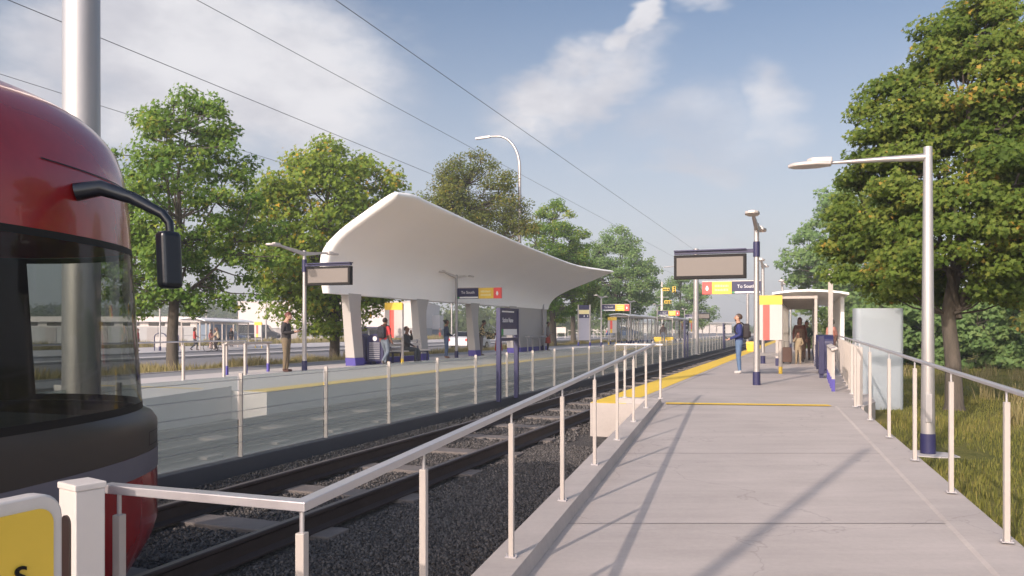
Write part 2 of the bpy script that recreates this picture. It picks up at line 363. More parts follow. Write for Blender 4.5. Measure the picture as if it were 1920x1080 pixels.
def make_world():
    w = bpy.data.worlds.new('World'); SC.world = w; w.use_nodes = True
    t = w.node_tree; t.nodes.clear(); L = t.links
    out = node(t, 'ShaderNodeOutputWorld'); bg = node(t, 'ShaderNodeBackground', inp={1: .15}); L.new(bg.outputs[0], out.inputs[0])
    sky = node(t, 'ShaderNodeTexSky', sky_type='NISHITA', sun_disc=False, sun_elevation=SUN_EL, sun_rotation=SUN_AZ)
    sky.air_density = 1.0; sky.dust_density = 1.6; sky.ozone_density = 1.6
    tc = node(t, 'ShaderNodeTexCoord'); D = tc.outputs['Generated']
    def vm(op, a, b=None, out=0):
        n = node(t, 'ShaderNodeVectorMath', operation=op)
        for i, q in enumerate((a, b)):
            if q is None: continue
            if isinstance(q, (tuple, list, Vector)): n.inputs[i].default_value = tuple(q)
            else: L.new(q, n.inputs[i])
        return n.outputs[out]
    def mt(op, a, b=0., c=0., clamp=False):
        n = node(t, 'ShaderNodeMath', operation=op, use_clamp=clamp)
        for i, q in enumerate((a, b, c)):
            if isinstance(q, (int, float)): n.inputs[i].default_value = q
            else: L.new(q, n.inputs[i])
        return n.outputs[0]
    def mr(x, a, b, c=0., d=1.):
        n = node(t, 'ShaderNodeMapRange', interpolation_type='SMOOTHSTEP', inp={1: a, 2: b, 3: c, 4: d}); L.new(x, n.inputs[0]); return n.outputs[0]
    # warp the direction a little so that cloud outlines billow
    def noise(sc, det, rough, vec, colr=False):
        n = node(t, 'ShaderNodeTexNoise', inp={'Scale': sc, 'Detail': det, 'Roughness': rough}); L.new(vec, n.inputs['Vector']); return n.outputs['Color' if colr else 'Fac']
    flat = vm('MULTIPLY', D, (1, 1, 2.0))
    wob = vm('SCALE', vm('SUBTRACT', noise(3.2, 5, .6, flat, True), (.5, .5, .5)))
    wob.node.inputs['Scale'].default_value = .26
    DW = vm('ADD', D, wob)
    fbm = noise(4.2, 9, .62, flat)
    fine = noise(13, 8, .66, flat)
    def blob(x, y, rx, ry, amt, rot=0):
        c = Vector(((x - 960) / FPX, 1, (617 - y) / FPX)).normalized()
        right = Vector((c.y, -c.x, 0)).normalized(); up = right.cross(c)
        r2 = right * math.cos(rot) + up * math.sin(rot); u2 = up * math.cos(rot) - right * math.sin(rot)
        d = vm('SUBTRACT', DW, c)
        a = mt('DIVIDE', vm('DOT_PRODUCT', d, r2, 1), rx / FPX); b = mt('DIVIDE', vm('DOT_PRODUCT', d, u2, 1), ry / FPX)
        q = mt('SQRT', mt('ADD', mt('MULTIPLY', a, a), mt('MULTIPLY', b, b)))
        return mt('MULTIPLY', mr(q, 1.15, .15), amt)
    acc = None
    for bb in [(450, 130, 450, 250, 1.0, -.3), (230, 80, 300, 220, .9), (560, 190, 260, 150, .8, -.2), (15, 160, 120, 90, .85), (620, 230, 200, 120, .6), (80, 400, 300, 90, .4),
               (1085, 165, 190, 100, .74, .5), (1150, 62, 75, 48, .95, .6), (1060, 195, 90, 50, .85, .5), (1000, 215, 150, 60, .35), (1290, 15, 90, 40, .5), (1440, 165, 100, 130, .55, .3), (1290, 230, 260, 120, .42), (1290, 300, 120, 60, .5),
               (1330, 475, 110, 22, .45), (1290, 440, 420, 90, .22), (1700, 120, 60, 60, .3)]:
        b_ = blob(*bb)
        acc = b_ if acc is None else mt('MAXIMUM', acc, b_)
    # scattered cloud everywhere else in the dome, so that other views have a sky too
    gen = mt('MULTIPLY', mr(noise(1.7, 4, .55, flat), .60, .80), .5)
    sx = node(t, 'ShaderNodeSeparateXYZ'); L.new(D, sx.inputs[0])
    gen = mt('MULTIPLY', gen, mr(sx.outputs['Y'], .55, .1))
    acc = mt('MAXIMUM', acc, gen)
    den = mt('MULTIPLY', acc, mt('ADD', mt('MULTIPLY', fbm, 1.35), mt('MULTIPLY', fine, .65)))
    den = mr(den, .12, .85)
    # low veil that pales the sky towards the horizon
    veil = mr(sx.outputs['Z'], .45, -.02, .0, .82)
    shade = mr(noise(5.5, 6, .6, vm('ADD', flat, (.03, .05, -.10))), .35, .68)
    cm = node(t, 'ShaderNodeMix', data_type='RGBA'); L.new(shade, cm.inputs[0])
    cm.inputs[6].default_value = (5.3, 5.35, 5.7, 1); cm.inputs[7].default_value = (7.2, 7.2, 7.3, 1)
    m1 = node(t, 'ShaderNodeMix', data_type='RGBA'); L.new(veil, m1.inputs[0]); L.new(sky.outputs[0], m1.inputs[6]); m1.inputs[7].default_value = (6.0, 6.0, 6.15, 1)
    m2 = node(t, 'ShaderNodeMix', data_type='RGBA'); L.new(mt('MULTIPLY', den, .93), m2.inputs[0]); L.new(m1.outputs[2], m2.inputs[6]); L.new(cm.outputs[2], m2.inputs[7])
    # added fill: sky scaled brighter and warmer on the sun side, darker ahead
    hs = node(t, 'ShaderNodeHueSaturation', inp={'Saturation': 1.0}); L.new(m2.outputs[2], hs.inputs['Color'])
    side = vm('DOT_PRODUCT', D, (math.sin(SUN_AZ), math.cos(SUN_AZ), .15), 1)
    sky_fill = node(t, 'ShaderNodeMix', data_type='RGBA'); L.new(mr(side, -.25, .75), sky_fill.inputs[0])
    sky_fill.inputs[6].default_value = (.61, .60, .61, 1); sky_fill.inputs[7].default_value = (2.3, 2.1, 1.9, 1)
    fin = node(t, 'ShaderNodeMix', data_type='RGBA', blend_type='MULTIPLY', inp={0: 1.0}); L.new(hs.outputs[0], fin.inputs[6]); L.new(sky_fill.outputs[2], fin.inputs[7])
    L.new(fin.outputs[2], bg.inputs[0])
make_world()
vs = SC.view_settings
vs.view_transform = 'Standard'; vs.look = 'None'; vs.gamma = 1; vs.exposure = 0.42
# ================================================================ THE SETTING
def hills_noise(x, y): return math.sin(x * .013 + 1.3) * math.cos(y * .011 + .4) + .5 * math.sin(x * .031 + y * .027)
def right_ground(u): return -.30 if u >= 13 else -.30 - .017 * (13 - u)
def terrain(u, v):
    bump = .03 * (math.sin(u * 1.7 + v * 2.3) + math.sin(u * .6 - v * 1.1 + 2))
    if v > .4:
        return right_ground(u) + min(.25, max(0, v - 5) * .03) + bump * min(1, max(0, v - 3) / 4)
    if v > -1.2: return -.72 + (v + 1.2) / 1.6 * (right_ground(u) + .72)
    if v > -16: return -.72
    if v > -18.2: return -.72 + (-16 - v) / 2.2 * .52
    if v > -22.4: return -.14 - (-18.2 - v) / 4.2 * .34 + bump * .5
    return -.48
def ground():
    us = [-600, -300, -120, -60, -30, -15] + [-10 + i * 1.0 for i in range(60)] + [52 + 4 * i for i in range(20)] + [140, 170, 220, 300, 450, 700, 1100, 1600]
    vv = [-1500, -900, -500, -300, -200, -140, -100, -80, -60, -45, -30, -22.5] + [-22.4 + .35 * i for i in range(13)] + [-18, -17, -16.2, -14, -8, -4, -1.4, -1.1, -.7, -.2, .4] + [.8 + .5 * i for i in range(30)] + [16, 18, 21, 25, 30, 40, 60, 100, 200, 500, 1200]
    m = MB(); m.grid([[W(u, v, terrain(u, v)) for v in vv] for u in us])
    structure(m.build('ground', M['grass'], smooth=80))
ground()
def slab(name, mat, u0, u1, v0, v1, z0, z1, bevel=0):
    m = MB(); m.hexa([W(u0, v0, z0), W(u0, v1, z0), W(u1, v1, z0), W(u1, v0, z0)], [W(u0, v0, z1), W(u0, v1, z1), W(u1, v1, z1), W(u1, v0, z1)])
    return structure(m.build(name, mat, bevel=bevel))
slab('ballast_bed', M['gravel'], -40, 240, -11.4, -1.25, -.70, -.575)
slab('road', M['road'], -120, 320, -33.0, -22.4, -.60, -.40)
slab('road', M['road'], -120, 320, -41.0, -34.4, -.60, -.404)
slab('traffic_island', M['pavement'], -120, 320, -34.4, -33.0, -.60, -.27)
slab('pavement', M['pavement'], -120, 320, -53, -41.0, -.60, -.30)
slab('parking_lot', M['road'], -60, 260, -100, -58, -.60, -.42)
slab('path', M['path'], -30, 240, -18.2, -16.0, -.6, -.06)
slab('kerb', M['kerb'], -30, 240, -18.36, -18.2, -.6, -.03)

# ---- right platform and its ramp
RTH = math.atan(427 / FPX); RS, RC = math.sin(RTH), math.cos(RTH)
GR = .0303
def RW(s, w, h=0.0):
    return Vector((s * RS + w * RC, s * RC - w * RS, min(0, GR * (s - 13.86)) + h))
def s_end(w): return 13.67 + (w + 1.28) * .1246
PE0, PE1 = RW(s_end(-1.6), -1.6), RW(s_end(1.95), 1.95)
def prism_world(name, mat, pts, z0, z1):
    m = MB(); n = len(pts)
    m.add([(p[0], p[1], z0) for p in pts] + [(p[0], p[1], z1) for p in pts],
          [tuple(range(n - 1, -1, -1)), tuple(range(n, 2 * n))] + [(i, (i + 1) % n, n + (i + 1) % n, n + i) for i in range(n)])
    return structure(m.build(name, mat))
prism_world('platform', M['concrete'], [W(13.3, -3.51), W(13.3, -2.36), PE0, PE1, W(15.2, 1.1), W(30, 1.25), W(240, 1.25), W(240, -3.51)], -.75, 0)
m = MB()
rows = []
for s in [-5, -2, 1, 4, 7, 10]: rows.append([RW(s, w, h) for w, h in [(-1.52, -.5), (-1.52, .10), (-1.29, .10), (-1.27, 0), (1.50, 0), (1.53, .014), (1.86, .014), (1.86, -.5)]])
rows.append([RW(s_end(w), w, h - .002) for w, h in [(-1.52, -.5), (-1.52, .10), (-1.29, .10), (-1.27, 0), (1.50, 0), (1.53, .014), (1.86, .014), (1.86, -.5)]])
m.grid(rows)
m.f.append(tuple(len(rows[0]) * (len(rows) - 1) + k for k in range(8))); m.m.append(0)
structure(m.build('ramp', M['concrete']))
prism_world('pavement', M['pavement'], [(-4.5, -1), (-.95, -1), (-.86, 3.2), (-2.0, 3.3), (-4.5, 2.4)], -.8, -.40)
# expansion joints across the ramp and platform: thin sealant strips
def strip(name, mat, a, b, w, lift=.004):
    a, b = Vector(a), Vector(b); d = (b - a).normalized(); n = Vector((-d.y, d.x, 0)) * w / 2; z = Vector((0, 0, lift))
    m = MB(); m.add([a - n + z, b - n + z, b + n + z, a + n + z], [(0, 1, 2, 3)])
    return structure(m.build(name, mat))
def plane_pt(x, y):               # where the sight line through this pixel meets the ramp surface
    d = Vector(((x - 960) / FPX, 1, -(y - 617) / FPX)); t = 5.0
    for _ in range(60):
        p = Vector((0, 0, CAMZ)) + d * t
        s = p.x * RS + p.y * RC
        t = (CAMZ - min(0, GR * (s - 13.86))) / -d.z
    return Vector((0, 0, CAMZ)) + d * t
for (xa, xb, y) in [(1166, 1676, 850.5), (1055, 1803, 982)]:
    strip('expansion_joint', M['joint'], plane_pt(xa, y), plane_pt(xb, y), .009)
strip('expansion_joint', M['joint'], RW(2.35, -1.27), RW(2.9, 1.5), .009)
for k, u in enumerate((17.2, 20.1, 24.4, 29.0, 33.5, 38, 43, 48, 54, 60, 66)):
    strip('expansion_joint', M['joint'], W(u, -3.5), W(u + .25, 1.0), .014)
strip('expansion_joint', M['joint'], W(14.7, -2.75), W(60, -2.75), .010, .003)
strip('yellow_line', M['yellow'], Vector(RW(13.60, -1.17)[:2] + (0,)) + Vector((0, .16, 0)), Vector(RW(13.86, 1.50)[:2] + (0,)) + Vector((0, .24, 0)), .25, .007)
m = MB(); m.lohi((-.305, 0, 0), (.305, 120, .004)); o = m.build('tactile_strip', M['yellow']); o.location = W(13.31, -3.20, .001); o.rotation_euler = (0, 0, STA); structure(o)
# ---- left platform and ramp
prism_world('platform', M['palekerb'], [W(13.28, -16), W(13.28, -10.19), W(240, -10.19), W(240, -16)], -.75, 0)
m = MB(); m.lohi((-.61, 0, 0), (0, 120, .004)); o = m.build('tactile_strip', M['yellow']); o.location = W(13.30, -10.20, .001); o.rotation_euler = (0, 0, STA); structure(o)
strip('yellow_line', M['yellow'], W(13.5, -11.6), W(13.5, -15.2), .17, .006)
m = MB(); m.grid([[W(u, v, min(0, GR * (u - 13.28)) + h - .002) for v, h in [(-11.05, -.55), (-11.05, .1), (-11.28, .1), (-11.3, 0), (-14.6, 0), (-14.6, -.5)]] for u in (-8, 0, 6, 13.27)])
structure(m.build('ramp', M['palekerb']))
strip('expansion_joint', M['joint'], W(14, -13.4), W(80, -13.4), .012)

# ================================================================ TRACKS
def rail(v, label):
    o = thing('rail', label, 'rail', W(-20, v, 0), group='steel running rails')
    m = MB()
    prof = [(-.07, -.535), (.07, -.535), (.07, -.520), (.014, -.495), (.014, -.405), (.036, -.385), (.036, -.362), (.028, -.356), (-.028, -.356), (-.036, -.362), (-.036, -.385), (-.014, -.405), (-.014, -.495), (-.07, -.520)]
    m.prism(prof, 160, 'y'); m.build('web', M['rail'], o, smooth=30)
    m = MB(); m.lohi((-.026, 0, -.3560), (.026, 160, -.3545)); m.build('head', M['railtop'], o)
rail(-4.13, 'rail of the near track next to the right platform, ending under the tram')
rail(-5.565, 'rail of the near track next to the glass fence')
rail(-8.13, 'rail of the far track close behind the glass fence')
rail(-9.565, 'rail of the far track beside the left platform edge')
m = MB(); m.lohi((-.96, -.17, -.13), (.96, .17, 0))
sl = m.build('sleeper', M['sleeper'], bevel=.012)
n_s = 0
for vc, u0, n, lab in ((-4.84, 1.32, 30, 'brown grey concrete sleeper under the near track beside the gravel'), (-8.85, 4.4, 26, 'concrete sleeper under the far track behind the glass fence')):
    for k in range(n):
        o = sl if n_s == 0 else sl.copy()
        if n_s: COL.objects.link(o)
        o.location = W(u0 + 1.58 * k, vc, -.532); o.rotation_euler = (0, 0, STA)
        tag(o, lab, 'sleeper', 'sleepers under the near track' if vc > -6 else 'sleepers under the far track'); n_s += 1
# loose stones on the ballast
def scatter_stones():
    r = np.random.default_rng(3); pts = []
    base = np.array([[1, 0, 0], [-.9, .1, 0], [.1, 1, .1], [0, -.9, 0], [0, 0, .8], [0, .1, -.7]], float)
    fac = np.array([[0, 2, 4], [2, 1, 4], [1, 3, 4], [3, 0, 4], [2, 0, 5], [1, 2, 5], [3, 1, 5], [0, 3, 5]])
    def region(n, u0, u1, v0, v1, sz):
        u = r.uniform(u0, u1, n); v = r.uniform(v0, v1, n); s = sz * r.uniform(.6, 1.35, n)
        return np.stack([u, v, s], 1)
    A = np.concatenate([region(46000, 3.2, 12, -4.0, -1.55, .0155), region(22000, 3.6, 14, -6.65, -4.25, .017), region(9000, 12, 24, -6.65, -3.6, .028)])
    k = (np.abs(A[:, 1] + 4.13) > .07) & (np.abs(A[:, 1] + 5.565) > .07)
    ph = (A[:, 0] - 1.32 + .79) % 1.58 - .79
    k &= ~((np.abs(ph) < .17) & (A[:, 1] < -3.88) & (A[:, 1] > -5.8) & (r.random(len(A)) < .93))
    A = A[k]; n = len(A)
    q = r.normal(size=(n, 4)); q /= np.linalg.norm(q, axis=1)[:, None]
    w, x, y, z = q.T
    Rm = np.stack([1 - 2 * (y * y + z * z), 2 * (x * y - z * w), 2 * (x * z + y * w), 2 * (x * y + z * w), 1 - 2 * (x * x + z * z), 2 * (y * z - x * w), 2 * (x * z - y * w), 2 * (y * z + x * w), 1 - 2 * (x * x + y * y)], 1).reshape(n, 3, 3)
    jit = base[None] * (1 + .3 * r.normal(size=(n, 6, 1)))
    V = np.einsum('nij,nkj->nki', Rm, jit) * A[:, 2][:, None, None]
    P = np.stack([A[:, 0] * TS + A[:, 1] * TC, A[:, 0] * TC - A[:, 1] * TS, -.575 + A[:, 2] * r.uniform(.0, .9, n)], 1)
    V = (V + P[:, None]).reshape(-1, 3)
    F = (fac[None] + 6 * np.arange(n)[:, None, None]).reshape(-1, 3)
    return fast_mesh('gravel', V, F, M['stone'], np.repeat(r.random(n), 8))
def fast_mesh(name, V, F, mat, lv=None, parent=None):
    me = bpy.data.meshes.new(name); k = F.shape[1]
    me.vertices.add(len(V)); me.vertices.foreach_set('co', np.asarray(V, np.float32).ravel())
    me.loops.add(F.size); me.loops.foreach_set('vertex_index', F.astype(np.int32).ravel())
    me.polygons.add(len(F)); me.polygons.foreach_set('loop_start', np.arange(0, F.size, k, dtype=np.int32))
    try: me.polygons.foreach_set('loop_total', np.full(len(F), k, np.int32))
    except Exception: pass
    if lv is not None:
        a = me.attributes.new('lv', 'FLOAT', 'FACE'); a.data.foreach_set('value', np.asarray(lv, np.float32))
    me.materials.append(mat); me.update(calc_edges=True); me.validate()
    o = bpy.data.objects.new(name, me); COL.objects.link(o)
    if parent is not None: o.parent = parent
    return o
tag(scatter_stones(), 'loose grey brown ballast stones around the near track', None, kind='stuff')

# ================================================================ GLASS FENCE BETWEEN THE TRACKS
FV = -6.85
fence = thing('glass_fence', 'long low fence of smoky glass panels and thin white posts between the two tracks', 'fence', W(0, FV, 0))
m = MB(); m.lohi((-.13, 2, -.70), (.13, 140, -.375)); m.build('kerb', M['fencekerb'], fence, bevel=.012)
posts = [8.38 + 1.93 * k for k in range(-3, 42)]
pm_ = MB(); pm_.lohi((-.030, -.011, -.375), (.022, .011, .70)); pme = pm_.mesh('post', M['post'])
gm_ = MB(); gm_.lohi((-.005, .035, -.37), (.005, 1.895, .665)); gme = gm_.mesh('glass_panel', M['fenceglass'])
for u in posts:
    for nm, me, dv in (('post', pme, .022), ('glass_panel', gme, -.01)):
        o = bpy.data.objects.new(nm, me); COL.objects.link(o); o.parent = fence; o.location = (dv, u, 0)
for z in (-.18, .02, .22, .42, .62):
    m = MB(); m.cyl((.045, posts[0], z), (.045, posts[-1], z), .0035, n=5); m.build('cable', M['darkpole'], fence)

# ================================================================ RAILINGS
def railing(name, label, pts, heights, rail_pts, rail_r, post_w=(.032, .034), flat=False, rz=0, pinmat='railsteel', group=None):
    o = thing(name, label, 'railing', pts[0], 0, group)
    base = Vector(pts[0])
    for p, h in zip(pts, heights):
        q = Vector(p) - base
        m = MB(); m.box((0, 0, (h - .085) / 2), (post_w[0], post_w[1], h - .085), 0); ob = m.build('post', M['post'], o, bevel=.003)
        ob.location = q; ob.rotation_euler = (0, 0, rz)
        m = MB(); m.cyl((0, 0, h - .085), (0, 0, h - .008), .008, n=8); pn = m.build('pin', M['railsteel'], ob)
        m = MB(); m.box((0, 0, .004), (post_w[0] + .04, post_w[1] + .02, .008))
        for bx in (-1, 1): m.cyl((bx * (post_w[0] / 2 + .014), 0, .008), (bx * (post_w[0] / 2 + .014), 0, .02), .007, n=6)
        m.build('base_plate', M['railsteel'], ob)
    rp = [Vector(p) - base for p in rail_pts]
    m = MB()
    if flat:
        n = len(rp); rows = []
        for i, p in enumerate(rp):
            if i == 0: t = (rp[1] - p).normalized(); nn = Vector((-t.y, t.x, 0)).normalized(); sc = 1
            elif i == n - 1: t = (p - rp[i - 1]).normalized(); nn = Vector((-t.y, t.x, 0)).normalized(); sc = 1
            else:
                t0 = (p - rp[i - 1]).normalized(); t1 = (rp[i + 1] - p).normalized()
                n0 = Vector((-t0.y, t0.x, 0)).normalized(); n1 = Vector((-t1.y, t1.x, 0)).normalized()
                nn = (n0 + n1).normalized(); sc = 1 / max(.35, nn.dot(n0))
            a = nn * rail_r * sc; b = Vector((0, 0, rail_r * .62))
            rows.append([p - a - b, p + a - b, p + a + b, p - a + b])
        m.grid(rows, True); m.f += [(0, 1, 2, 3), tuple(4 * (n - 1) + k for k in (3, 2, 1, 0))]; m.m += [0, 0]
        m.build('handrail', M['railsteel'], o, bevel=.004)
    else:
        m.tube(rp, rail_r, 12); m.build('handrail', M['railsteel'], o, smooth=50)
    return o
LW = -1.385
ls = [2.33, 3.38, 4.83, 6.33, 7.83, 9.33, 10.83, 12.33]
lp = [RW(s, LW, .10) for s in ls]
corner = RW(2.33, LW, .10); corner2 = Vector((-1.43, 2.90, -.40)); rail_end = Vector((-1.50, 2.94, .68))
top = RW(13.55, LW, .10) + Vector((0, 0, .92))
railing('ramp_railing', 'long warm white railing with slim posts on the gravel side of the ramp',
        lp + [corner2], [.93] * len(lp) + [1.075], [rail_end, corner + Vector((0, 0, .935)), top], .026, flat=True, rz=-RTH)
rs_ = [6.22 + 1.5 * k for k in range(-1, 6)]
railing('ramp_railing', 'pale railing with round steel handrail on the grass side of the ramp',
        [RW(s, 1.77, .028) for s in rs_], [1.05] * 7, [RW(1.5, 1.77, 1.085), RW(13.9, 1.77, 1.085)], .020, (.036, .042), rz=-RTH)
c0 = RW(13.45, LW, .10); c0.z = .0
kerbo = MB(); kerbo.hexa([W(13.36, -3.05, 0), W(13.36, -2.36, 0), W(13.6, -2.36, 0), W(13.6, -3.05, 0)], [W(13.36, -3.05, .09), W(13.36, -2.36, .09), W(13.6, -2.36, .09), W(13.6, -3.05, .09)])
structure(kerbo.build('kerb', M['kerb']))
r1, r2 = W(13.5, -2.95, .09), W(13.5, -2.34, .09)
railing('end_railing', 'short white railing across the near end of the right platform above its yellow edge', [r1, r2], [.90, .90],
        [W(13.5, -3.1, 1.0), W(13.5, -2.3, 1.0)], .022, (.035, .035), flat=True, rz=STA)
pr = [W(14.35 + 1.28 * k, .80 + .012 * k, 0) for k in range(0, 13)]
railing('platform_railing', 'white railing of close posts along the grass edge of the right platform', pr, [1.05] * 13,
        [W(14.35, .80, 1.05), W(30, .95, 1.05)], .02, (.09, .09), rz=STA)

# ================================================================ LEFT RAMP'S RAILING, LEANING RAILS
lr = [W(15.6, -14.45), W(17.0, -14.4), W(17.8, -14.37)]
railing('back_railing', 'low white railing of three posts beside the path on the left platform', lr, [.95, .95, .95],
        [W(9.0, -14.45, .93), W(15.6, -14.45, .95), W(17.85, -14.37, .95)], .02, (.06, .06), rz=STA)
def leaning_rail(label, p, rz, L=1.1, group='leaning rails'):
    o = thing('leaning_rail', label, 'leaning rail', p, rz, group)
    for y in ((-L / 2 + .1, L / 2 - .1) if L < 1.5 else (-L / 2 + .1, -.1, L / 2 - .1)):
        m = MB(); m.lohi((-.03, y - .03, .0), (.03, y + .03, .82)); lg = m.build('leg', M['post'], o, bevel=.004)
        m = MB(); m.lohi((-.034, y - .034, .0), (.034, y + .034, .25)); m.build('sleeve', M['indigo'], lg)
    m = MB(); m.box((.02, 0, .86), (.13, L, .05), ry=R(-18)); m.build('perch', M['post'], o, bevel=.012)
    return o
lean0 = leaning_rail('leaning rail with indigo footed legs left of the man with a phone', W(18.75, -15.03), STA, 2.0)
lean1 = leaning_rail('white leaning rail with indigo feet nearest the ramp on the right platform', W(17.9, .48), STA, 1.15, 'leaning rails on the right platform')
again(lean1, 'white leaning rail in the middle of the row on the right platform', W(19.5, .48))
again(lean1, 'white leaning rail beside the navy cabinet on the right platform', W(21.1, .48))

# ================================================================ THE TRAM
TV = -4.85
train = thing('tram', 'red and black low floor tram with a tinted cab window on the near track', 'tram', W(0, TV, 0))
tipz = [(-.28, 4.30), (-.15, 4.46), (.0, 4.53), (.655, 4.53), (.71, 4.48), (.745, 4.39), (1.78, 4.30), (2.42, 4.26), (2.60, 4.14), (2.70, 3.98), (2.76, 3.7)]
def lerp_tab(tab, x):
    if x <= tab[0][0]: return tab[0][1]
    for (a, b), (c, d) in zip(tab, tab[1:]):
        if x <= c: return b + (d - b) * (x - a) / (c - a)
    return tab[-1][1]
def hw(z):
    if z < .0: return 1.27 + .03 * (z + .28) / .28
    if z < .60: return 1.30
    if z < 1.9: return 1.30 - .03 * (z - .6) / 1.3
    return 1.27 * max(.06, 1 - ((z - 1.9) / .90) ** 2.3) ** .5
U0, PP = 1.35, 2.5
def ring(z, inset=0.0, a0=0, a1=180, n=48, back=True):
    h = hw(z) - inset; L = lerp_tab(tipz, z) - U0 - inset
    pts = []
    if back and a0 == 0: pts += [(h, -13.0, z), (h, -6, z), (h, -2, z), (h, .4, z)]
    for k in range(n + 1):
        a = R(a0 + (a1 - a0) * k / n); c, s = math.cos(a), math.sin(a)
        pts.append((math.copysign(abs(c) ** (2 / PP), c) * h, U0 + L * abs(s) ** (2 / PP), z))
    if back and a1 == 180: pts += [(-h, .4, z), (-h, -2, z), (-h, -6, z), (-h, -13, z)]
    return pts
def band(name, zs, mat, parent, inset=0, a0=0, a1=180, n=48, back=True, smooth=40, cap=False):
    m = MB(); rows = [ring(z, inset, a0, a1, n, back) for z in zs]; m.grid(rows)
    if cap: m.f.append(tuple(len(rows[0]) * (len(rows) - 1) + k for k in range(len(rows[0])))); m.m.append(0)
    return m.build(name, mat, parent, smooth=smooth)
band('skirt', [-.28, -.22, -.1, .0, .17, .345], M['trainred'], train)
band('stripe', [.345, .48], M['traingrey'], train, inset=-.003)
band('lower_panel', [.48, .55, .62, .655, .68, .71, .745], M['traindark'], train)
up = band('upper_shell', [1.78, 1.84, 1.92, 2.0, 2.1, 2.2, 2.3, 2.4, 2.48, 2.55, 2.61, 2.66, 2.70, 2.735, 2.76], M['trainred'], train, cap=True)
m = MB(); rows = [[Vector(p) + Vector((.0, 0, 0)) for p in ring(z, -.005, 30, 62, 10, False)] for z in (2.155, 2.162)]; m.grid(rows); m.build('panel_seam', M['black'], up)
for a in (61, 66):
    m = MB(); rows = [[p for p in ring(z, -.005, a, a + .25, 1, False)] for z in (1.9, 2.0, 2.1, 2.2, 2.3, 2.4, 2.5, 2.6)]; m.grid(rows); m.build('panel_seam', M['black'], up)
wf = band('window_frame', [.745, .79], M['black'], train, inset=-.002)
band('lintel', [1.74, 1.78], M['black'], wf, inset=-.002)
for a0, a1 in ((0, 6), (64, 73), (107, 116), (174, 180)):
    band('pillar', [.79, 1.1, 1.5, 1.74], M['black'], wf, a0=a0, a1=a1, n=6, back=False)
for a0, a1, nm in ((6, 64, 'side_window'), (73, 107, 'windscreen'), (116, 174, 'side_window')):
    band(nm, [.79, 1.0, 1.3, 1.6, 1.74], M['trainglass'], train, a0=a0, a1=a1, n=20, back=False)
hb = child(train, 'lower_panel')
for a0, a1, z0, z1 in ((52, 60, .600, .603), (52, 60, .517, .520), (52, 52.3, .52, .60), (59.7, 60, .52, .60), (70, 70.25, .36, .74)):
    band('hatch_seam', [z0, z1], M['black'], hb, inset=-.004, a0=a0, a1=a1, n=4, back=False)
for sgn in (1, -1):               # dark glazed saloon side behind the cab
    h = hw(1.2)
    m = MB(); m.grid([[(sgn * hw(z), y, z) for y in (-13, -6, -2, U0)] for z in (.79, 1.1, 1.5, 1.74)]); m.build('saloon_glazing', M['darkglass'], train)
m = MB(); m.lohi((-1.2, U0 - .25, -.1), (1.2, U0 - .2, 1.95)); m.build('bulkhead', M['traindark'], train)
m = MB(); m.lohi((-1.0, U0 - .2, .3), (1.0, 3.6, .36)); m.lohi((-.75, 3.2, .36), (.75, 3.9, .70)); m.build('dashboard', M['rubber'], train)
m = MB(); m.lohi((-.28, 2.0, .36), (.28, 2.5, .75)); m.lohi((-.27, 1.95, .75), (.27, 2.08, 1.4)); m.build('driver_seat', M['rubber'], train, bevel=.04)
m = MB(); m.lohi((-1.2, -13, -.30), (1.1, 2.9, -.24)); m.build('underframe', M['rubber'], train)
for y in (-9.5, -7.6, -.8, 1.1):
    for x in (-.72, .72):
        m = MB(); m.cyl((x - .06, y, -.07), (x + .06, y, -.07), .285, n=24); w_ = m.build('wheel', M['rail'], train, smooth=40)
mb = MB(); mb.tube([(1.06, 3.28, 2.02), (1.16, 3.36, 2.05), (1.30, 3.44, 2.0), (1.46, 3.50, 1.91), (1.50, 3.51, 1.86), (1.505, 3.51, 1.80)], [.050, .045, .036, .028, .024, .022], 10)
arm = mb.build('mirror_arm', M['mirror'], train, smooth=50)
mb = MB(); mb.hexa([(1.46, 3.45, 1.49), (1.56, 3.41, 1.49), (1.59, 3.53, 1.49), (1.49, 3.57, 1.49)], [(1.435, 3.46, 1.81), (1.535, 3.42, 1.81), (1.565, 3.54, 1.81), (1.465, 3.58, 1.81)])
mh = mb.build('mirror', M['mirror'], train, bevel=.03, seg=4)

# ================================================================ NEAR LEFT CORNER
o = thing('ticket_validator', 'white square ticket reader post with arched slot at the end of the railing', 'ticket post', (-1.49, 2.76, -.40), R(-36))
m = MB(); m.lohi((-.06, -.05, 0), (.06, .05, 1.115)); m.build('housing', M['white'], o, bevel=.004)
m = MB(); m.lohi((-.064, -.054, 1.115), (.064, .054, 1.138)); m.build('cap', M['white'], o, bevel=.004)
m = MB(); m.prism([(-.03, .55), (.03, .55), (.03, 1.0)] + [(.03 * math.cos(R(a)), 1.0 + .03 * math.sin(R(a))) for a in range(15, 180, 15)] + [(-.03, 1.0)], .01, 'y', -.0565)
m.build('reader_slot', M['traindark'], o)
o = thing('fare_sign', 'rounded white framed yellow sign panel at the bottom left corner', 'sign', (-1.295, 1.62, -.40), R(67))
def rrect(x0, x1, z0, z1, r, n=6):
    pts = []
    for cx, cz, a0 in ((x1 - r, z1 - r, 0), (x0 + r, z1 - r, 90), (x0 + r, z0 + r, 180), (x1 - r, z0 + r, 270)):
        for k in range(n + 1):
            a = R(a0 + 90 * k / n); pts.append((cx + r * math.cos(a), cz + r * math.sin(a)))
    return pts
m = MB(); m.prism(rrect(-.40, .40, .55, 1.265, .06), .05, 'y', -.025); m.build('frame', M['white'], o, smooth=50, bevel=.006)
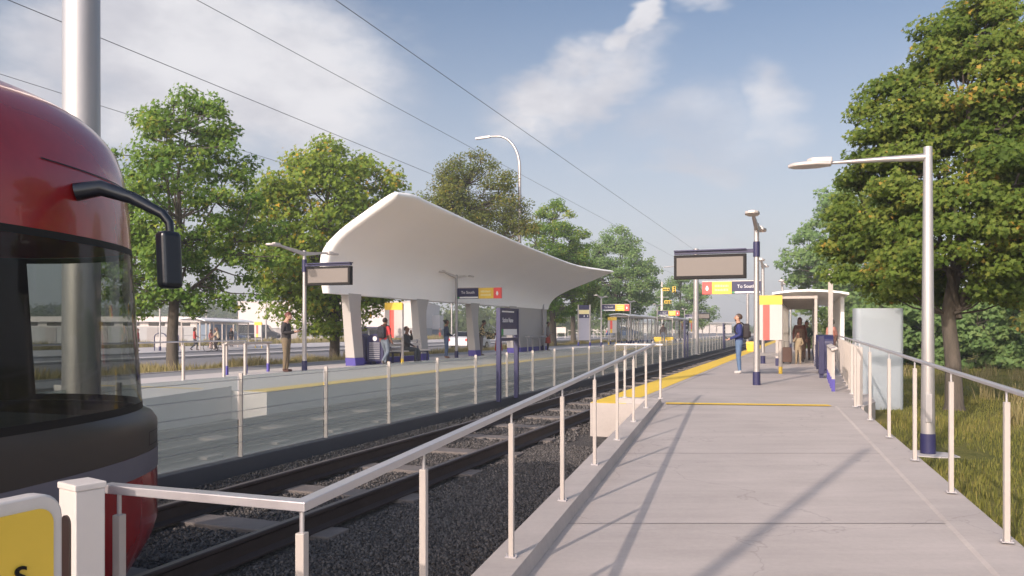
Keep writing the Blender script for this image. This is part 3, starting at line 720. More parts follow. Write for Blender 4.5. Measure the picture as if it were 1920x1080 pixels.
m = MB(); m.prism(rrect(-.372, .372, .58, 1.232, .04), .006, 'y', -.0295); m.build('face', M['signyellow'], o)
lettering('s', .10, M['black'], o, (.286, -.033, 1.092), FACE['-y'])
for x in (-.25, .25):
    m = MB(); m.cyl((x, .0, 0), (x, 0, .56), .02, n=12); m.build('leg', M['galv'], o, smooth=50)
# ================================================================ LAMPS, SCREENS, SIGNS
def platform_lamp(label, p, rz=STA, H=3.65, collar=None, group='twin headed platform lamps', mat='galv', reach=1.75):
    o = thing('platform_lamp', label, 'lamp', p, rz, group)
    m = MB(); m.cyl((0, 0, 0), (0, 0, H), .068, .055, 20); m.build('pole', M[mat], o, smooth=50)
    m = MB(); m.cyl((0, 0, 0), (0, 0, .30), .086, .084, 20); m.build('sleeve', M['navy'], o, smooth=50)
    if collar:
        m = MB(); m.cyl((0, 0, collar[0]), (0, 0, collar[1]), .074, .074, 20); m.build('collar', M['navy'], o, smooth=50)
    for s in (-1, 1):
        m = MB(); m.hexa([(-.045, 0, H - .16), (.045, 0, H - .16), (.03, s * (reach - .5), H + .015), (-.03, s * (reach - .5), H + .015)],
                         [(-.045, 0, H - .04), (.045, 0, H - .04), (.03, s * (reach - .5), H + .065), (-.03, s * (reach - .5), H + .065)])
        m.build('arm', M['lampgrey'], o)
        m = MB(); m.prism([(-.09, reach - .55), (.09, reach - .55), (.15, reach - .3), (.13, reach - .06), (.06, reach), (-.06, reach), (-.13, reach - .06), (-.15, reach - .3)] if s > 0 else
                          [(.09, -reach + .55), (-.09, -reach + .55), (-.15, -reach + .3), (-.13, -reach + .06), (-.06, -reach), (.06, -reach), (.13, -reach + .06), (.15, -reach + .3)], .055, 'z', H)
        m.lohi((-.06, min(s * (reach - .5), s * (reach - .25)), H + .05), (.06, max(s * (reach - .5), s * (reach - .25)), H + .10))
        m.build('lamp_head', M['lampgrey'], o, bevel=.012)
    return o
def screen(label, p, side, zt, off, w=1.63, rz=STA):
    """switched-off departure screen hung under a navy beam that leaves the lamp pole to one side"""
    o = thing('departure_screen', label, 'screen', p, rz, 'departure screens')
    s = side
    m = MB(); m.lohi((min(s * .06, s * (off + w)), -.05, zt + .02), (max(s * .06, s * (off + w)), .05, zt + .10)); m.lohi((min(s * off, s * (off + w)), -.11, zt + .085), (max(s * off, s * (off + w)), .11, zt + .115))
    m.build('beam', M['navy'], o, bevel=.004)
    x0, x1 = sorted((s * off, s * (off + w)))
    m = MB(); m.lohi((x0, -.09, zt - .56), (x1, .09, zt)); m.build('frame', M['black'], o, bevel=.008)
    for y in (-.0925, .0925):
        m = MB(); m.box(((x0 + x1) / 2, y, zt - .275), (w - .13, .004, .42)); m.build('display', M['screen'], o)
    return o
def direction_sign(label, p, side, zc=2.82, L=2.05, h=.46, rz=STA, text=True):
    o = thing('direction_sign', label, 'sign', p, rz, 'direction signs on lamp poles')
    s = side
    def seg(a, b, mat, nm):
        x0, x1 = sorted((s * a, s * b))
        m = MB(); m.lohi((x0, -.07, zc - h / 2), (x1, .07, zc + h / 2)); return m.build(nm, M[mat], o, bevel=.004)
    off = .075
    a1, a2, a3 = off + L * .49, off + L * .83, off + L
    seg(off, a1 - .002, 'navy', 'name_panel'); seg(a1, a2 - .002, 'signyellow', 'notice_panel'); seg(a2, a3, 'red', 'emblem_panel')
    m = MB(); x0, x1 = sorted((s * off, s * a3)); m.lohi((x0, -.078, zc + h / 2 + .002), (x1, .078, zc + h / 2 + .03)); m.build('top_rail', M['lampgrey'], o)
    x0, x1 = sorted((s * (off + .02), s * (a1 - .02)))
    m = MB(); m.lohi((x0 + .09, -.0735, zc - h / 2 + .02), (x1, -.0705, zc - h / 2 + .085)); m.build('strip', M['pale'], o)
    m = MB(); m.lohi((x0, -.0735, zc - h / 2 + .02), (x0 + .075, -.0705, zc - h / 2 + .085)); m.build('line_mark', M['green'], o)
    xc = s * (off + a1) / 2
    lettering('To South', .17, M['pale'], o, (xc, -.074, zc + .04), FACE['-y'])
    m = MB(); rr = random.Random(5)
    for zz in (zc + .075, zc - .075):
        x = min(s * a1, s * a2) + .10; xe = max(s * a1, s * a2) - .10
        while x < xe - .03:
            w_ = rr.uniform(.03, .05); m.lohi((x, -.0735, zz - .042), (x + w_, -.0705, zz + rr.uniform(.025, .048))); x += w_ + .016
    m.build('notice_lettering', M['cream'], o)
    m = MB(); xe = s * (a2 + a3) / 2
    m.prism([(xe + .055 * math.cos(R(a)) * (1 if math.sin(R(a)) < .3 else .82), zc - .01 + .095 * math.sin(R(a))) for a in range(0, 360, 20)], .004, 'y', -.0745)
    m.build('emblem', M['pale'], o)
    return o
LP = [('twin headed lamp holding a departure screen beside the man with a phone', 20.5, -14.35),
      ('dark twin headed lamp under the canopy holding a direction sign', 32.0, -14.5),
      ('dark twin headed lamp under the far end of the sculpted canopy', 45.0, -14.75),
      ('twin headed lamp with a direction sign just beyond the sculpted canopy', 57.0, -14.2),
      ('twin headed lamp in front of the nearer glass shelter on the left platform', 67.2, -14.2),
      ('small far lamp rising between the two glass shelters on the left platform', 79.0, -14.0),
      ('small far lamp above the farther glass shelter on the left platform', 99.0, -14.2)]
lamp0 = None
for i, (lab, u, v) in enumerate(LP):
    if i == 0: platform_lamp(lab, W(u, v), collar=(3.0, 3.38))
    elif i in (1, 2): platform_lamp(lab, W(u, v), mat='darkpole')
    elif lamp0 is None: lamp0 = platform_lamp(lab, W(u, v))
    else: again(lamp0, lab, W(u, v))
RL = [('nearest lamp on the right platform, its pole carrying the departure screen', 18.8, -1.09),
      ('second lamp pole on the right platform, carrying the direction sign', 30.6, -1.55),
      ('third lamp along the right platform, rising above the shelter', 43.6, -1.25),
      ('fourth lamp along the right platform, small above the shelter roof', 57.0, -1.1)]
platform_lamp(RL[0][0], W(RL[0][1], RL[0][2]), collar=(2.90, 3.24))
for lab, u, v in RL[1:]: again(lamp0, lab, W(u, v))
screen('wide black departure screen on the left platform against the white canopy', W(20.5, -14.35), 1, 3.14, .12, 1.52)
screen('wide black departure screen hanging over the right platform', W(18.8, -1.09), -1, 2.98, .22, 1.62)
screen('tiny far departure screen beside the second catenary pole', W(86, -11.5), 1, 2.9, .1, 1.7)
m = MB(); 
o = thing('sign_post', 'slim far post under the tiny departure screen', 'post', W(86, -11.5)); m.cyl((0, 0, 0), (0, 0, 3.1), .05, n=10); m.build('pole', M['galv'], o)
direction_sign('navy, yellow and red direction sign reading To South under the sculpted canopy', W(32.0, -14.5), 1)
direction_sign('bright navy, yellow and red direction sign above the man on the right platform', W(30.6, -1.55), -1, zc=2.80, L=2.1)
direction_sign('small direction sign on the lamp just beyond the sculpted canopy', W(57.0, -14.2), 1, L=2.0)
direction_sign('small far direction sign between the two glass shelters', W(79.0, -14.0), 1, L=2.1)
direction_sign('small far direction sign above the farther glass shelter', W(99.0, -14.2), 1, L=2.2)

def grass_lamp():
    o = thing('lamp_post', 'tall lamp post with one flat head standing in the grass beside the ramp', 'lamp', (5.30, 10.15, right_ground(11)), STA)
    m = MB(); m.cyl((0, 0, .04), (0, 0, 3.92), .086, .052, 28); m.build('pole', M['galv'], o, smooth=50)
    m = MB(); m.cyl((0, 0, .02), (0, 0, .27), .092, .090, 28); m.build('sleeve', M['navy'], o, smooth=50)
    m = MB(); m.tube([(-.03, 0, 3.79), (-.5, 0, 3.80), (-1.16, 0, 3.80)], [.050, .036, .020], 14); m.build('arm', M['galv'], o, smooth=50)
    m = MB(); m.prism([(-1.14, -.07), (-1.14, .07), (-1.32, .15), (-1.50, .15), (-1.62, .11), (-1.69, .0), (-1.62, -.11), (-1.50, -.15), (-1.32, -.15)], .05, 'z', 3.765)
    m.prism([(-1.13, -.06), (-1.13, .06), (-1.38, .09), (-1.45, 0), (-1.38, -.09)], .075, 'z', 3.80)
    m.build('lamp_head', M['lampgrey'], o, bevel=.014, smooth=50)
    m = MB(); m.lohi((-.04, -.098, .42), (.04, -.07, .78)); m.build('door', M['darkpole'], o, bevel=.006)
    m = MB(); m.prism([(-.34, -.22), (.12, -.28), (.34, -.16), (.27, .16), (-.05, .25), (-.30, .18), (-.42, .0)], .05, 'z', -.035)
    pad = structure(m.build('pavement', M['pavement'])); pad.location = o.location; pad.rotation_euler = (0, 0, STA)
grass_lamp()
# a lamp standing just behind the viewer: only its shadow falls into the picture, across the ramp
o = thing('lamp_post', 'lamp post whose long shadow crosses the near ramp', 'lamp', (-2.75, -.85, -.42), STA)
m = MB(); m.cyl((0, 0, 0), (0, 0, 6.25), .075, .045, 20); m.build('pole', M['galv'], o, smooth=50)

def street_lamp(label, p, H, reach, rz=STA):
    o = thing('street_lamp', label, 'street lamp', p, rz)
    m = MB(); pts = [(0, 0, 0), (0, 0, H * .55), (0, 0, H - 2.2)]; rs = [.14, .11, .095]
    for k in range(1, 9):
        a = R(90 * k / 8); pts.append((-reach * .62 * (1 - math.cos(a)), 0, H - 2.2 + 2.1 * math.sin(a))); rs.append(.095 - .004 * k)
    pts.append((-reach * .8, 0, H - .08)); rs.append(.055)
    m.tube(pts, rs, 14); m.build('pole', M['galv'], o, smooth=60)
    m = MB(); m.hexa([(-reach * .78, -.10, H - .15), (-reach * .78, .10, H - .15), (-reach * 1.18, .12, H - .2), (-reach * 1.18, -.12, H - .2)],
                     [(-reach * .78, -.07, H), (-reach * .78, .07, H), (-reach * 1.18, .07, H - .06), (-reach * 1.18, -.07, H - .06)])
    m.build('lamp_head', M['lampgrey'], o, bevel=.02)
street_lamp('tall street lamp with a curved arm rising behind the sculpted canopy', W(47.4, -17.1, -.06), 13.75, 2.55)
def light_pole(label, p, H):
    o = thing('light_pole', label, 'pole', p, STA)
    m = MB(); m.cyl((0, 0, 0), (0, 0, H), .10, .06, 12); m.build('pole', M['galv'], o, smooth=50)
    m = MB(); m.lohi((-.9, -.1, H - .02), (.1, .1, H + .06)); m.build('lamp_head', M['lampgrey'], o, bevel=.02)
    return o
light_pole('thin tall pole beside the cab window of the tram', at(254, 657, 60), 7.6)
light_pole('tall grey pole behind the bus shelter across the street', at(387, 640, 80), 10.5)
light_pole('tall grey pole rising in front of the dark van', at(499, 636, 95), 10.0)
pl = platform_lamp('short street lamp with a wide flat head on the pavement across the street', at(300, 657.5, 57), STA + R(60), 3.35, group='street lamps across the road')
light_pole('pale pole seen under the canopy beside the woman', at(847, 640, 90), 6.0)

# ---- overhead line
for lab, u, H in (('thick near catenary pole rising behind the tram roof', 6.0, 9.0), ('grey catenary pole between the tracks beside the second station sign', 52.9, 6.9), ('far catenary pole behind the man on the right platform', 100.4, 7.6)):
    o = thing('catenary_pole', lab, 'pole', W(u, FV, -.40), STA, 'catenary poles between the tracks')
    m = MB(); m.cyl((0, 0, 0), (0, 0, H), .178, .165, 32); m.build('pole', M['galv'], o, smooth=50)
    m = MB(); m.box((0, 0, .02), (.5, .5, .06)); m.build('base_plate', M['galv'], o)
    m = MB(); m.cyl((-.16, 0, H - 1.0), (-2.1, 0, H - 1.15), .03, n=8); m.cyl((.16, 0, H - 1.0), (2.1, 0, H - 1.4), .03, n=8)
    if u > 10: m.build('bracket', M['galv'], o)
def wire(label, v, z, r=.0045, v2=None):
    m = MB(); n = 60; pts = []
    for k in range(n + 1):
        u = -6 + 160 * k / n; pts.append(W(u, v + ((v2 or v) - v) * k / n, z - .0))
    m.tube(pts, r, 5); tag(m.build('overhead_wire', M['wire']), label, 'cable', 'overhead wires')
wire('rightmost overhead wire crossing the sky towards the right departure screen', -4.85, 4.87)
wire('second overhead wire from the right, passing just above the street lamp', -8.85, 6.35, .0055)
wire('third overhead wire from the right, running down to the canopy top', -8.85, 5.15, .0055)
wire('leftmost overhead wire passing behind the near catenary pole to the first tree', -20.0, 8.0, .009)

# ---- station name signs on the fence line
def name_sign(label, p):
    o = thing('station_name_sign', label, 'sign', p, STA, 'station name signs')
    for y in (0, 1.17):
        m = MB(); m.lohi((-.05, y - .045, -.40), (.05, y + .045, 1.755)); m.build('post', M['navy'], o, bevel=.004)
    m = MB(); m.lohi((-.035, .047, 1.12), (.035, 1.123, 1.70)); m.build('board', M['navy'], o)
    m = MB(); m.lohi((-.05, .047, .99), (.05, 1.123, 1.06)); m.lohi((-.05, .047, 1.705), (.05, 1.123, 1.752)); m.build('cross_bar', M['navy'], o)
    m = MB(); m.lohi((.0365, .10, 1.655), (.039, .90, 1.688)); m.build('light_strip', M['pale'], o)
    m = MB(); m.lohi((.0365, .20, 1.125), (.039, 1.10, 1.265)); m.build('strip', M['pale'], o)
    m = MB(); m.lohi((.0365, .07, 1.125), (.039, .185, 1.265)); m.build('line_mark', M['green'], o)
    lettering('Station Name', .155, M['pale'], o, (.037, .14, 1.47), FACE['+x'], align='LEFT', xs=.82)
    return o
ns = name_sign('navy station name sign on two posts at the glass fence in front of the canopy', W(16.95, -6.62))
again(ns, 'narrow looking station name sign left of the grey catenary pole', W(46.2, -6.62))
again(ns, 'far station name sign behind the man in the blue jacket', W(68.4, -6.62))

# ---- information boards, totems
def info_board(label, p, short=False):
    o = thing('information_board', label, 'information board', p, STA, 'information boards')
    for x in (-.31, .31):
        m = MB(); m.cyl((x, .06, 0), (x, .06, 2.18), .05, n=16); lg = m.build('post', M['post'], o, smooth=50)
        m = MB(); m.cyl((x, .06, 0), (x, .06, .20), .053, n=16); m.build('foot', M['signyellow'], lg, smooth=50)
    m = MB(); m.lohi((-.36, -.035, .95), (.36, .007, 1.955)); m.build('map_panel', M['palepanel'], o, bevel=.004)
    m = MB(); m.lohi((-.36, -.037, 1.957), (.36, .009, 2.22)); m.build('header', M['signyellow'], o, bevel=.004)
    m = MB(); m.lohi((-.16, -.040, 1.25 if short else .955), (.02, -.036, 1.953)); m.build('stripe', M['signred'], o)
    if short:
        m = MB(); m.lohi((-.16, -.040, .955), (.02, -.036, 1.245)); m.build('stripe', M['signyellow'], o)
    m = MB(); m.lohi((-.26, .03, .50), (.26, .09, .58)); m.build('cross_bar', M['darkpole'], o)
    return o
ib = info_board('yellow topped information board with a red stripe beside the sitting man', W(25.5, -14.03))
again(ib, 'yellow topped information board with a red stripe beside the man in blue', W(23.75, -1.04))
ib2 = info_board('small board with red and yellow stripe at the near end of the glass shelter', W(62.6, -14.7), True)
again(ib2, 'tiny far board with red and yellow stripe left of the grey catenary pole', W(92, -12.3))
again(ib2, 'tiny red and yellow striped board in front of the dark van', at(484, 654, 66) - Vector((0, 0, 0)), STA)
def totem(label, p, rz):
    o = thing('totem_sign', label, 'sign', p, rz, 'tall totem signs')
    for x in (-.45, .45):
        m = MB(); m.lohi((x - .05, -.06, 0), (x + .05, .06, 3.12)); lg = m.build('post', M['post'], o, bevel=.005)
        m = MB(); m.lohi((x - .055, -.065, 0), (x + .055, .065, .26)); m.build('sleeve', M['indigo'], lg)
    for z0, z1, mt_, nm in ((2.72, 3.08, 'navy', 'header'), (2.40, 2.715, 'cream', 'band'), (2.10, 2.395, 'navy', 'name_panel'), (.42, 2.095, 'greypanel', 'map_panel')):
        m = MB(); m.lohi((-.398, -.045, z0), (.398, .045, z1)); m.build(nm, M[mt_], o)
    m = MB(); m.lohi((-.02, -.049, 2.17), (.04, -.046, 2.32)); m.lohi((.26, -.049, 2.17), (.31, -.046, 2.32)); m.build('symbol', M['pale'], o)
    return o
tt = totem('tall totem sign with navy header and grey map panel beyond the canopy', W(58.5, -15.9), STA)
again(tt, 'tall white totem seen edge on along the right platform railing', W(26.9, .66), STA + R(90))

# ---- canopy
def canopy():
    o = thing('canopy', 'large white sculpted canopy swooping up on leaning legs over the left platform', 'canopy', W(34, -14.9), STA)
    # sections at u (along), points (v, z): inner foot -> underside -> rim -> back -> outer foot
    S = [(22.6, [(-14.80, 2.45), (-14.86, 3.0), (-14.78, 3.60), (-14.32, 4.20), (-13.35, 4.82), (-12.50, 5.31), (-12.21, 5.54), (-12.48, 5.63), (-13.45, 5.11), (-14.4, 4.54), (-15.05, 3.95), (-15.20, 3.3), (-15.08, 2.45)]),
         (23.5, [(-14.80, 2.45), (-14.86, 3.0), (-14.78, 3.62), (-14.28, 4.24), (-13.3, 4.86), (-12.42, 5.36), (-12.12, 5.60), (-12.40, 5.69), (-13.4, 5.14), (-14.4, 4.55), (-15.05, 3.98), (-15.20, 3.3), (-15.08, 2.45)]),
         (30.0, [(-14.80, 2.45), (-14.80, 2.95), (-14.62, 3.55), (-14.0, 4.2), (-13.0, 4.78), (-12.25, 5.12), (-12.10, 5.25), (-12.4, 5.32), (-13.4, 5.02), (-14.5, 4.4), (-15.2, 3.65), (-15.42, 3.0), (-15.40, 2.45)]),
         (37.0, [(-14.80, 2.45), (-14.80, 2.85), (-14.6, 3.4), (-14.0, 3.95), (-13.0, 4.45), (-12.2, 4.80), (-12.03, 4.93), (-12.35, 5.02), (-13.4, 4.75), (-14.5, 4.2), (-15.2, 3.55), (-15.42, 2.95), (-15.40, 2.45)]),
         (42.0, [(-14.80, 2.45), (-14.78, 2.8), (-14.5, 3.3), (-13.9, 3.75), (-12.8, 4.25), (-12.0, 4.60), (-11.80, 4.72), (-12.2, 4.82), (-13.3, 4.52), (-14.4, 4.0), (-15.15, 3.4), (-15.40, 2.9), (-15.38, 2.45)]),
         (44.6, [(-14.78, 2.45), (-14.72, 2.75), (-14.40, 3.2), (-13.7, 3.62), (-12.4, 4.12), (-11.35, 4.52), (-11.08, 4.64), (-11.5, 4.74), (-13.0, 4.42), (-14.3, 3.9), (-15.1, 3.3), (-15.38, 2.85), (-15.36, 2.45)]),
         (46.0, [(-14.75, 2.45), (-14.65, 2.75), (-14.30, 3.15), (-13.55, 3.55), (-12.2, 4.06), (-11.0, 4.52), (-10.72, 4.64), (-11.1, 4.71), (-12.8, 4.35), (-14.2, 3.8), (-15.0, 3.25), (-15.34, 2.8), (-15.34, 2.45)])]
    for a_, b_, t_ in ((1, 2, .14), (2, 3, .5)):
        A_, B_ = S[a_], S[b_]; S.insert(b_, (A_[0] + (B_[0] - A_[0]) * t_, [tuple(p + (q - p) * t_ for p, q in zip(P_, Q_)) for P_, Q_ in zip(A_[1], B_[1])]))
    def cr(p0, p1, p2, p3, t):
        return tuple(.5 * (2 * b + (c - a) * t + (2 * a - 5 * b + 4 * c - d) * t * t + (-a + 3 * b - 3 * c + d) * t ** 3) for a, b, c, d in zip(p0, p1, p2, p3))
    def dens(P, k):
        out = []
        for i in range(len(P) - 1):
            a, b, c, d = P[max(i - 1, 0)], P[i], P[i + 1], P[min(i + 2, len(P) - 1)]
            out += [cr(a, b, c, d, t / k) for t in range(k)]
        return out + [P[-1]]
    sec = [[(u,) + p for p in dens(pts, 4)] for u, pts in S]
    cols = list(zip(*sec)); cols = [dens(list(c), 6) for c in cols]; rows = list(zip(*cols))
    m = MB()
    rows = [[(v + 14.9, u - 34, z) for (u, v, z) in r] for r in rows]
    # rounded ends: two shrunken rings close the shell at each end
    def shrink(r, f, dy):
        n = len(r); cx = [(r[i][0] + r[n - 1 - i][0]) / 2 for i in range(n)]; cz = [(r[i][2] + r[n - 1 - i][2]) / 2 for i in range(n)]
        return [(cx[i] + (r[i][0] - cx[i]) * f, r[i][1] + dy, cz[i] + (r[i][2] - cz[i]) * f) for i in range(n)]
    pre = [shrink(rows[0], .02, -.16), shrink(rows[0], .55, -.13), shrink(rows[0], .86, -.07)]
    post = [shrink(rows[-1], .86, .07), shrink(rows[-1], .55, .12), shrink(rows[-1], .02, .14)]
    rows = pre + rows + post
    m.grid(rows, True)
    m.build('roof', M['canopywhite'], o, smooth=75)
    # legs: broad at the top, leaning back, with an indigo foot
    for u0, du in ((24.05, .62), (29.15, .58), (34.65, .58), (39.8, .58)):
        y = u0 - 34
        bot = [(-.05, y - .28, 0), (.33, y - .28, 0), (.33, y + .30, 0), (-.05, y + .30, 0)]
        def lerp(t, zz):
            topc = [(-.20, y - .36, 0), (.10, y - .36, 0), (.10, y + .36, 0), (-.20, y + .36, 0)]
            return [(a[0] + (b[0] - a[0]) * t, a[1] + (b[1] - a[1]) * t, zz) for a, b in zip(bot, topc)]
        m = MB(); rr = []; fl = .14 if u0 < 25 else .42
        for zz in (.27, .8, 1.5, 2.0, 2.3, 2.5):
            q = lerp(zz / 2.5, zz)
            if zz > 1.6:      # flares into the roof on the far side
                f = ((zz - 1.6) / .9) ** 2 * fl
                q[2] = (q[2][0], q[2][1] + f, zz); q[3] = (q[3][0], q[3][1] + f, zz)
            rr.append(q)
        m.grid(rr, True); m.f += [(3, 2, 1, 0), tuple(4 * (len(rr) - 1) + k for k in range(4))]; m.m += [0, 0]
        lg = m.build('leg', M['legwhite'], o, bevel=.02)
        m = MB(); m.hexa([(a[0] - (.01 if i in (0, 3) else -.01), a[1], 0) for i, a in enumerate(lerp(0, 0))], [(a[0] - (.01 if i in (0, 3) else -.01), a[1], .268) for i, a in enumerate(lerp(.1, .268))]); m.build('foot', M['indigo'], lg, bevel=.01)
    # solid wall at the far end, leaning in at its near edge
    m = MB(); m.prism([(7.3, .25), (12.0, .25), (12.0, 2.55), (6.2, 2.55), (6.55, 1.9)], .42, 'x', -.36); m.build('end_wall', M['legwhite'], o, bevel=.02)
    m = MB(); m.prism([(7.28, 0), (12.02, 0), (12.02, .248), (7.28, .248)], .44, 'x', -.37); m.build('wall_foot', M['indigo'], o, bevel=.01)
    m = MB(); m.prism([(6.1, 2.15), (12.01, 2.15), (12.01, 2.158), (6.1, 2.158)], .004, 'x', .062); m.build('seam', M['greypanel'], o)
    m = MB(); m.lohi((-.1, -9.4, 0), (.12, -4.7, .20)); m.build('plinth', M['indigo'], o)
canopy()
for lab, u in (('first grey perch rail against the canopy end wall', 41.5), ('second grey perch rail against the canopy end wall, beside the standing person', 43.6)):
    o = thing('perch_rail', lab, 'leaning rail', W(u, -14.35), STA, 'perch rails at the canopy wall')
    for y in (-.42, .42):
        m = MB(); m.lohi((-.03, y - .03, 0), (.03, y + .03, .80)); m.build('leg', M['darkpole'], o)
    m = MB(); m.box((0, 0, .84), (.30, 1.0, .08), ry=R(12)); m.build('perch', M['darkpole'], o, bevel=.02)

# ---- litter bin, bench
def litter_bin(label, p, rz=STA):
    o = thing('litter_bin', label, 'litter bin', p, rz, 'litter bins')
    for x in (-.36, .36):
        arch = [(x - .34, .12), (x + .34, .12), (x + .34, .86)] + [(x + .34 * math.cos(R(a)), .86 + .24 * math.sin(R(a))) for a in range(15, 180, 15)] + [(x - .34, .86)]
        m = MB(); m.prism(arch, .46, 'y', -.23); b = m.build('body', M['navy'], o, bevel=.012)
        m = MB(); m.lohi((x - .22, -.252, .20), (x + .22, -.232, .80)); m.build('front', M['navy'], b)
        m = MB()
        for k in range(9): m.box((x, -.262, .225 + k * .068), (.42, .012, .038), rx=R(20))
        m.build('louvre', M['binsteel'], b)
        m = MB(); m.cyl((x, -.236, .925), (x, -.244, .925), .085, n=20); m.build('opening', M['pale'], b)
        for dx in (-.22, .22):
            m = MB(); m.lohi((x + dx - .04, -.15, 0), (x + dx + .04, .15, .12)); m.build('foot', M['navy'], b)
    return o
lb = litter_bin('navy twin litter bin with steel louvres beside the first canopy leg', W(25.0, -14.75))
again(lb, 'litter bin seen end on beyond the navy cabinet on the right platform', W(25.0, .45), STA - R(90))
def bench(label, p, L=2.2):
    o = thing('bench', label, 'bench', p, STA, 'platform benches')
    m = MB()
    for k in range(4): m.lohi((-.22 + k * .115, -L / 2, .41), (-.12 + k * .115, L / 2, .46))
    m.build('seat', M['wood'], o, bevel=.006)
    m = MB()
    for k in range(2): m.box((-.27 - .03 * k, 0, .66 + .14 * k), (.03, L, .11), ry=R(-10))
    m.build('backrest', M['wood'], o, bevel=.006)
    for y in (-L / 2 + .2, L / 2 - .2):
        m = MB(); m.lohi((-.2, y - .03, 0), (-.14, y + .03, .41)); m.lohi((.14, y - .03, 0), (.20, y + .03, .41)); m.lohi((-.27, y - .03, .36), (.20, y + .03, .41)); m.box((-.27, y, .62), (.04, .05, .46), ry=R(-10)); m.build('leg', M['navy'], o)
    return o
bn = bench('slatted bench with navy legs under the canopy, a man sitting on it', W(27.4, -14.35), 2.6)
# ---- right side furniture
o = thing('ticket_cabinet', 'slim navy cabinet standing against the right platform railing', 'cabinet', W(22.4, .33), STA)
m = MB(); m.lohi((-.07, -.35, .10), (.07, .35, 1.08)); m.build('housing', M['navy'], o, bevel=.01)
m = MB(); m.lohi((-.05, -.3, 0), (.05, .3, .098)); m.build('plinth', M['navy'], o)
m = MB(); m.lohi((-.074, -.25, .55), (-.0705, .25, .95)); m.build('display', M['screen'], o)
o = thing('glass_screen', 'pale translucent ribbed glass screen standing in the grass behind the ramp railing', 'screen wall', (7.16, 15.6, -.36), R(-8))
def shell(x, y, r, t, z0, z1):
    A = rrect(-x, x, -y, y, r, 8); B = rrect(-x + t, x - t, -y + t, y - t, r - t * .6, 8)
    m = MB(); m.grid([[(p[0], p[1], z0) for p in A], [(p[0], p[1], z1) for p in A], [(p[0], p[1], z1) for p in B], [(p[0], p[1], z0) for p in B]], True); return m
bd = shell(.44, .19, .10, .02, 0, 2.03).build('pane', M['frosted'], o, smooth=40)
m = MB()
for k in range(40):
    q = shell(.4435, .1935, .1035, .003, .03 + k * .05, .042 + k * .05); m.add(q.v, q.f)
m.build('rib', M['frosted'], bd, smooth=40)
shell(.447, .197, .106, .03, -.06, .012).build('base_rail', M['lampgrey'], o, smooth=40)

# ---- shelters
def shelter(label, p, rz, x0, x1, L, H=2.32, bays=6, roofx=None, wall=False, group='glass shelters', sleeves=True, rise=.30, glass=True):
    o = thing('shelter', label, 'shelter', p, rz, group)
    r0, r1 = roofx or (x0 - .1, x1 + .1)
    ys = [L * k / bays for k in range(bays + 1)]
    for x in (x0, x1):
        for y in ys:
            m = MB(); m.lohi((x - .045, y - .045, 0), (x + .045, y + .045, H)); pz = m.build('post', M['post'], o)
            if sleeves:
                m = MB(); m.lohi((x - .052, y - .052, 0), (x + .052, y + .052, .26)); m.build('sleeve', M['navy'], pz)
    m = MB()
    for x in (x0, x1): m.lohi((x - .05, -.05, H), (x + .05, L + .05, H + .10))
    for y in ys: m.lohi((min(x0, x1) + .052, y - .04, H + .005), (max(x0, x1) - .052, y + .04, H + .095))
    m.build('beam', M['post'], o)
    rows = []; n = 12
    for y in (-.25, L + .25):
        top = []; bot = []
        for k in range(n + 1):
            t = k / n; x = r0 + (r1 - r0) * t; z = H + .105 + rise * math.sin(math.pi * min(1, .08 + t * .92)) ** .8
            top.append((x, y, z + .07)); bot.append((x, y, z))
        rows.append(top + bot[::-1])
    m = MB(); m.grid(rows, True); k = len(rows[0]); m.f += [tuple(range(k)), tuple(range(2 * k - 1, k - 1, -1))]; m.m += [0, 0]
    m.build('roof', M['canopywhite'], o, smooth=30)
    for x in ((x0,) if wall else (x0, x1)):
        for a, b in zip(ys, ys[1:]):
            if not glass: break
            if x == x1 and rng.random() < .35: continue
            m = MB(); m.lohi((x - .006, a + .055, .30), (x + .006, b - .055, H - .15)); m.build('glass_panel', M['shelterglass'], o)
    m = MB(); m.lohi((x0 - .012, .06, 1.08), (x0 + .012, L - .06, 1.10)); m.lohi((x1 - .012, .06, 1.08), (x1 + .012, L - .06, 1.10)); m.build('mid_rail', M['darkpole'], o)
    m = MB(); m.lohi((x0 + .055, L - .006, .3), (x1 - .055, L + .006, H - .15)); m.build('glass_panel', M['shelterglass'], o)
    if wall:
        m = MB(); m.lohi((r1 - .22, 1.0, 0), (r1 - .10, L, H + .1)); m.build('back_wall', M['canopywhite'], o)
    return o
shelter('long white framed glass shelter on the right platform with people waiting inside', W(28.9, 0), STA, -1.0, .25, 16, 2.30, 7, (-1.15, 1.28), True, rise=.13)
shelter('nearer glass shelter with white frame on the left platform', W(65.0, -14.6), STA, -.8, .7, 12.5, 2.25, 6, rise=.14)
shelter('farther glass shelter with white frame on the left platform', W(81.5, -13.8), STA, -.9, .9, 11, 2.25, 6, rise=.14)
shelter('white framed bus shelter across the street with a woman in red waiting', Vector((-24.75, 59.9, -.30)), .05, -.1, 1.25, 13, 2.05, 4, (-.3, 1.7), group='bus shelter', sleeves=False, rise=.22, glass=False)
shelter('small pale bus shelter behind the man with a phone', at(558, 637, 100), .05, -.1, 1.6, 9, 2.2, 3, (-.3, 1.8), group='bus shelter', sleeves=False, rise=.22)
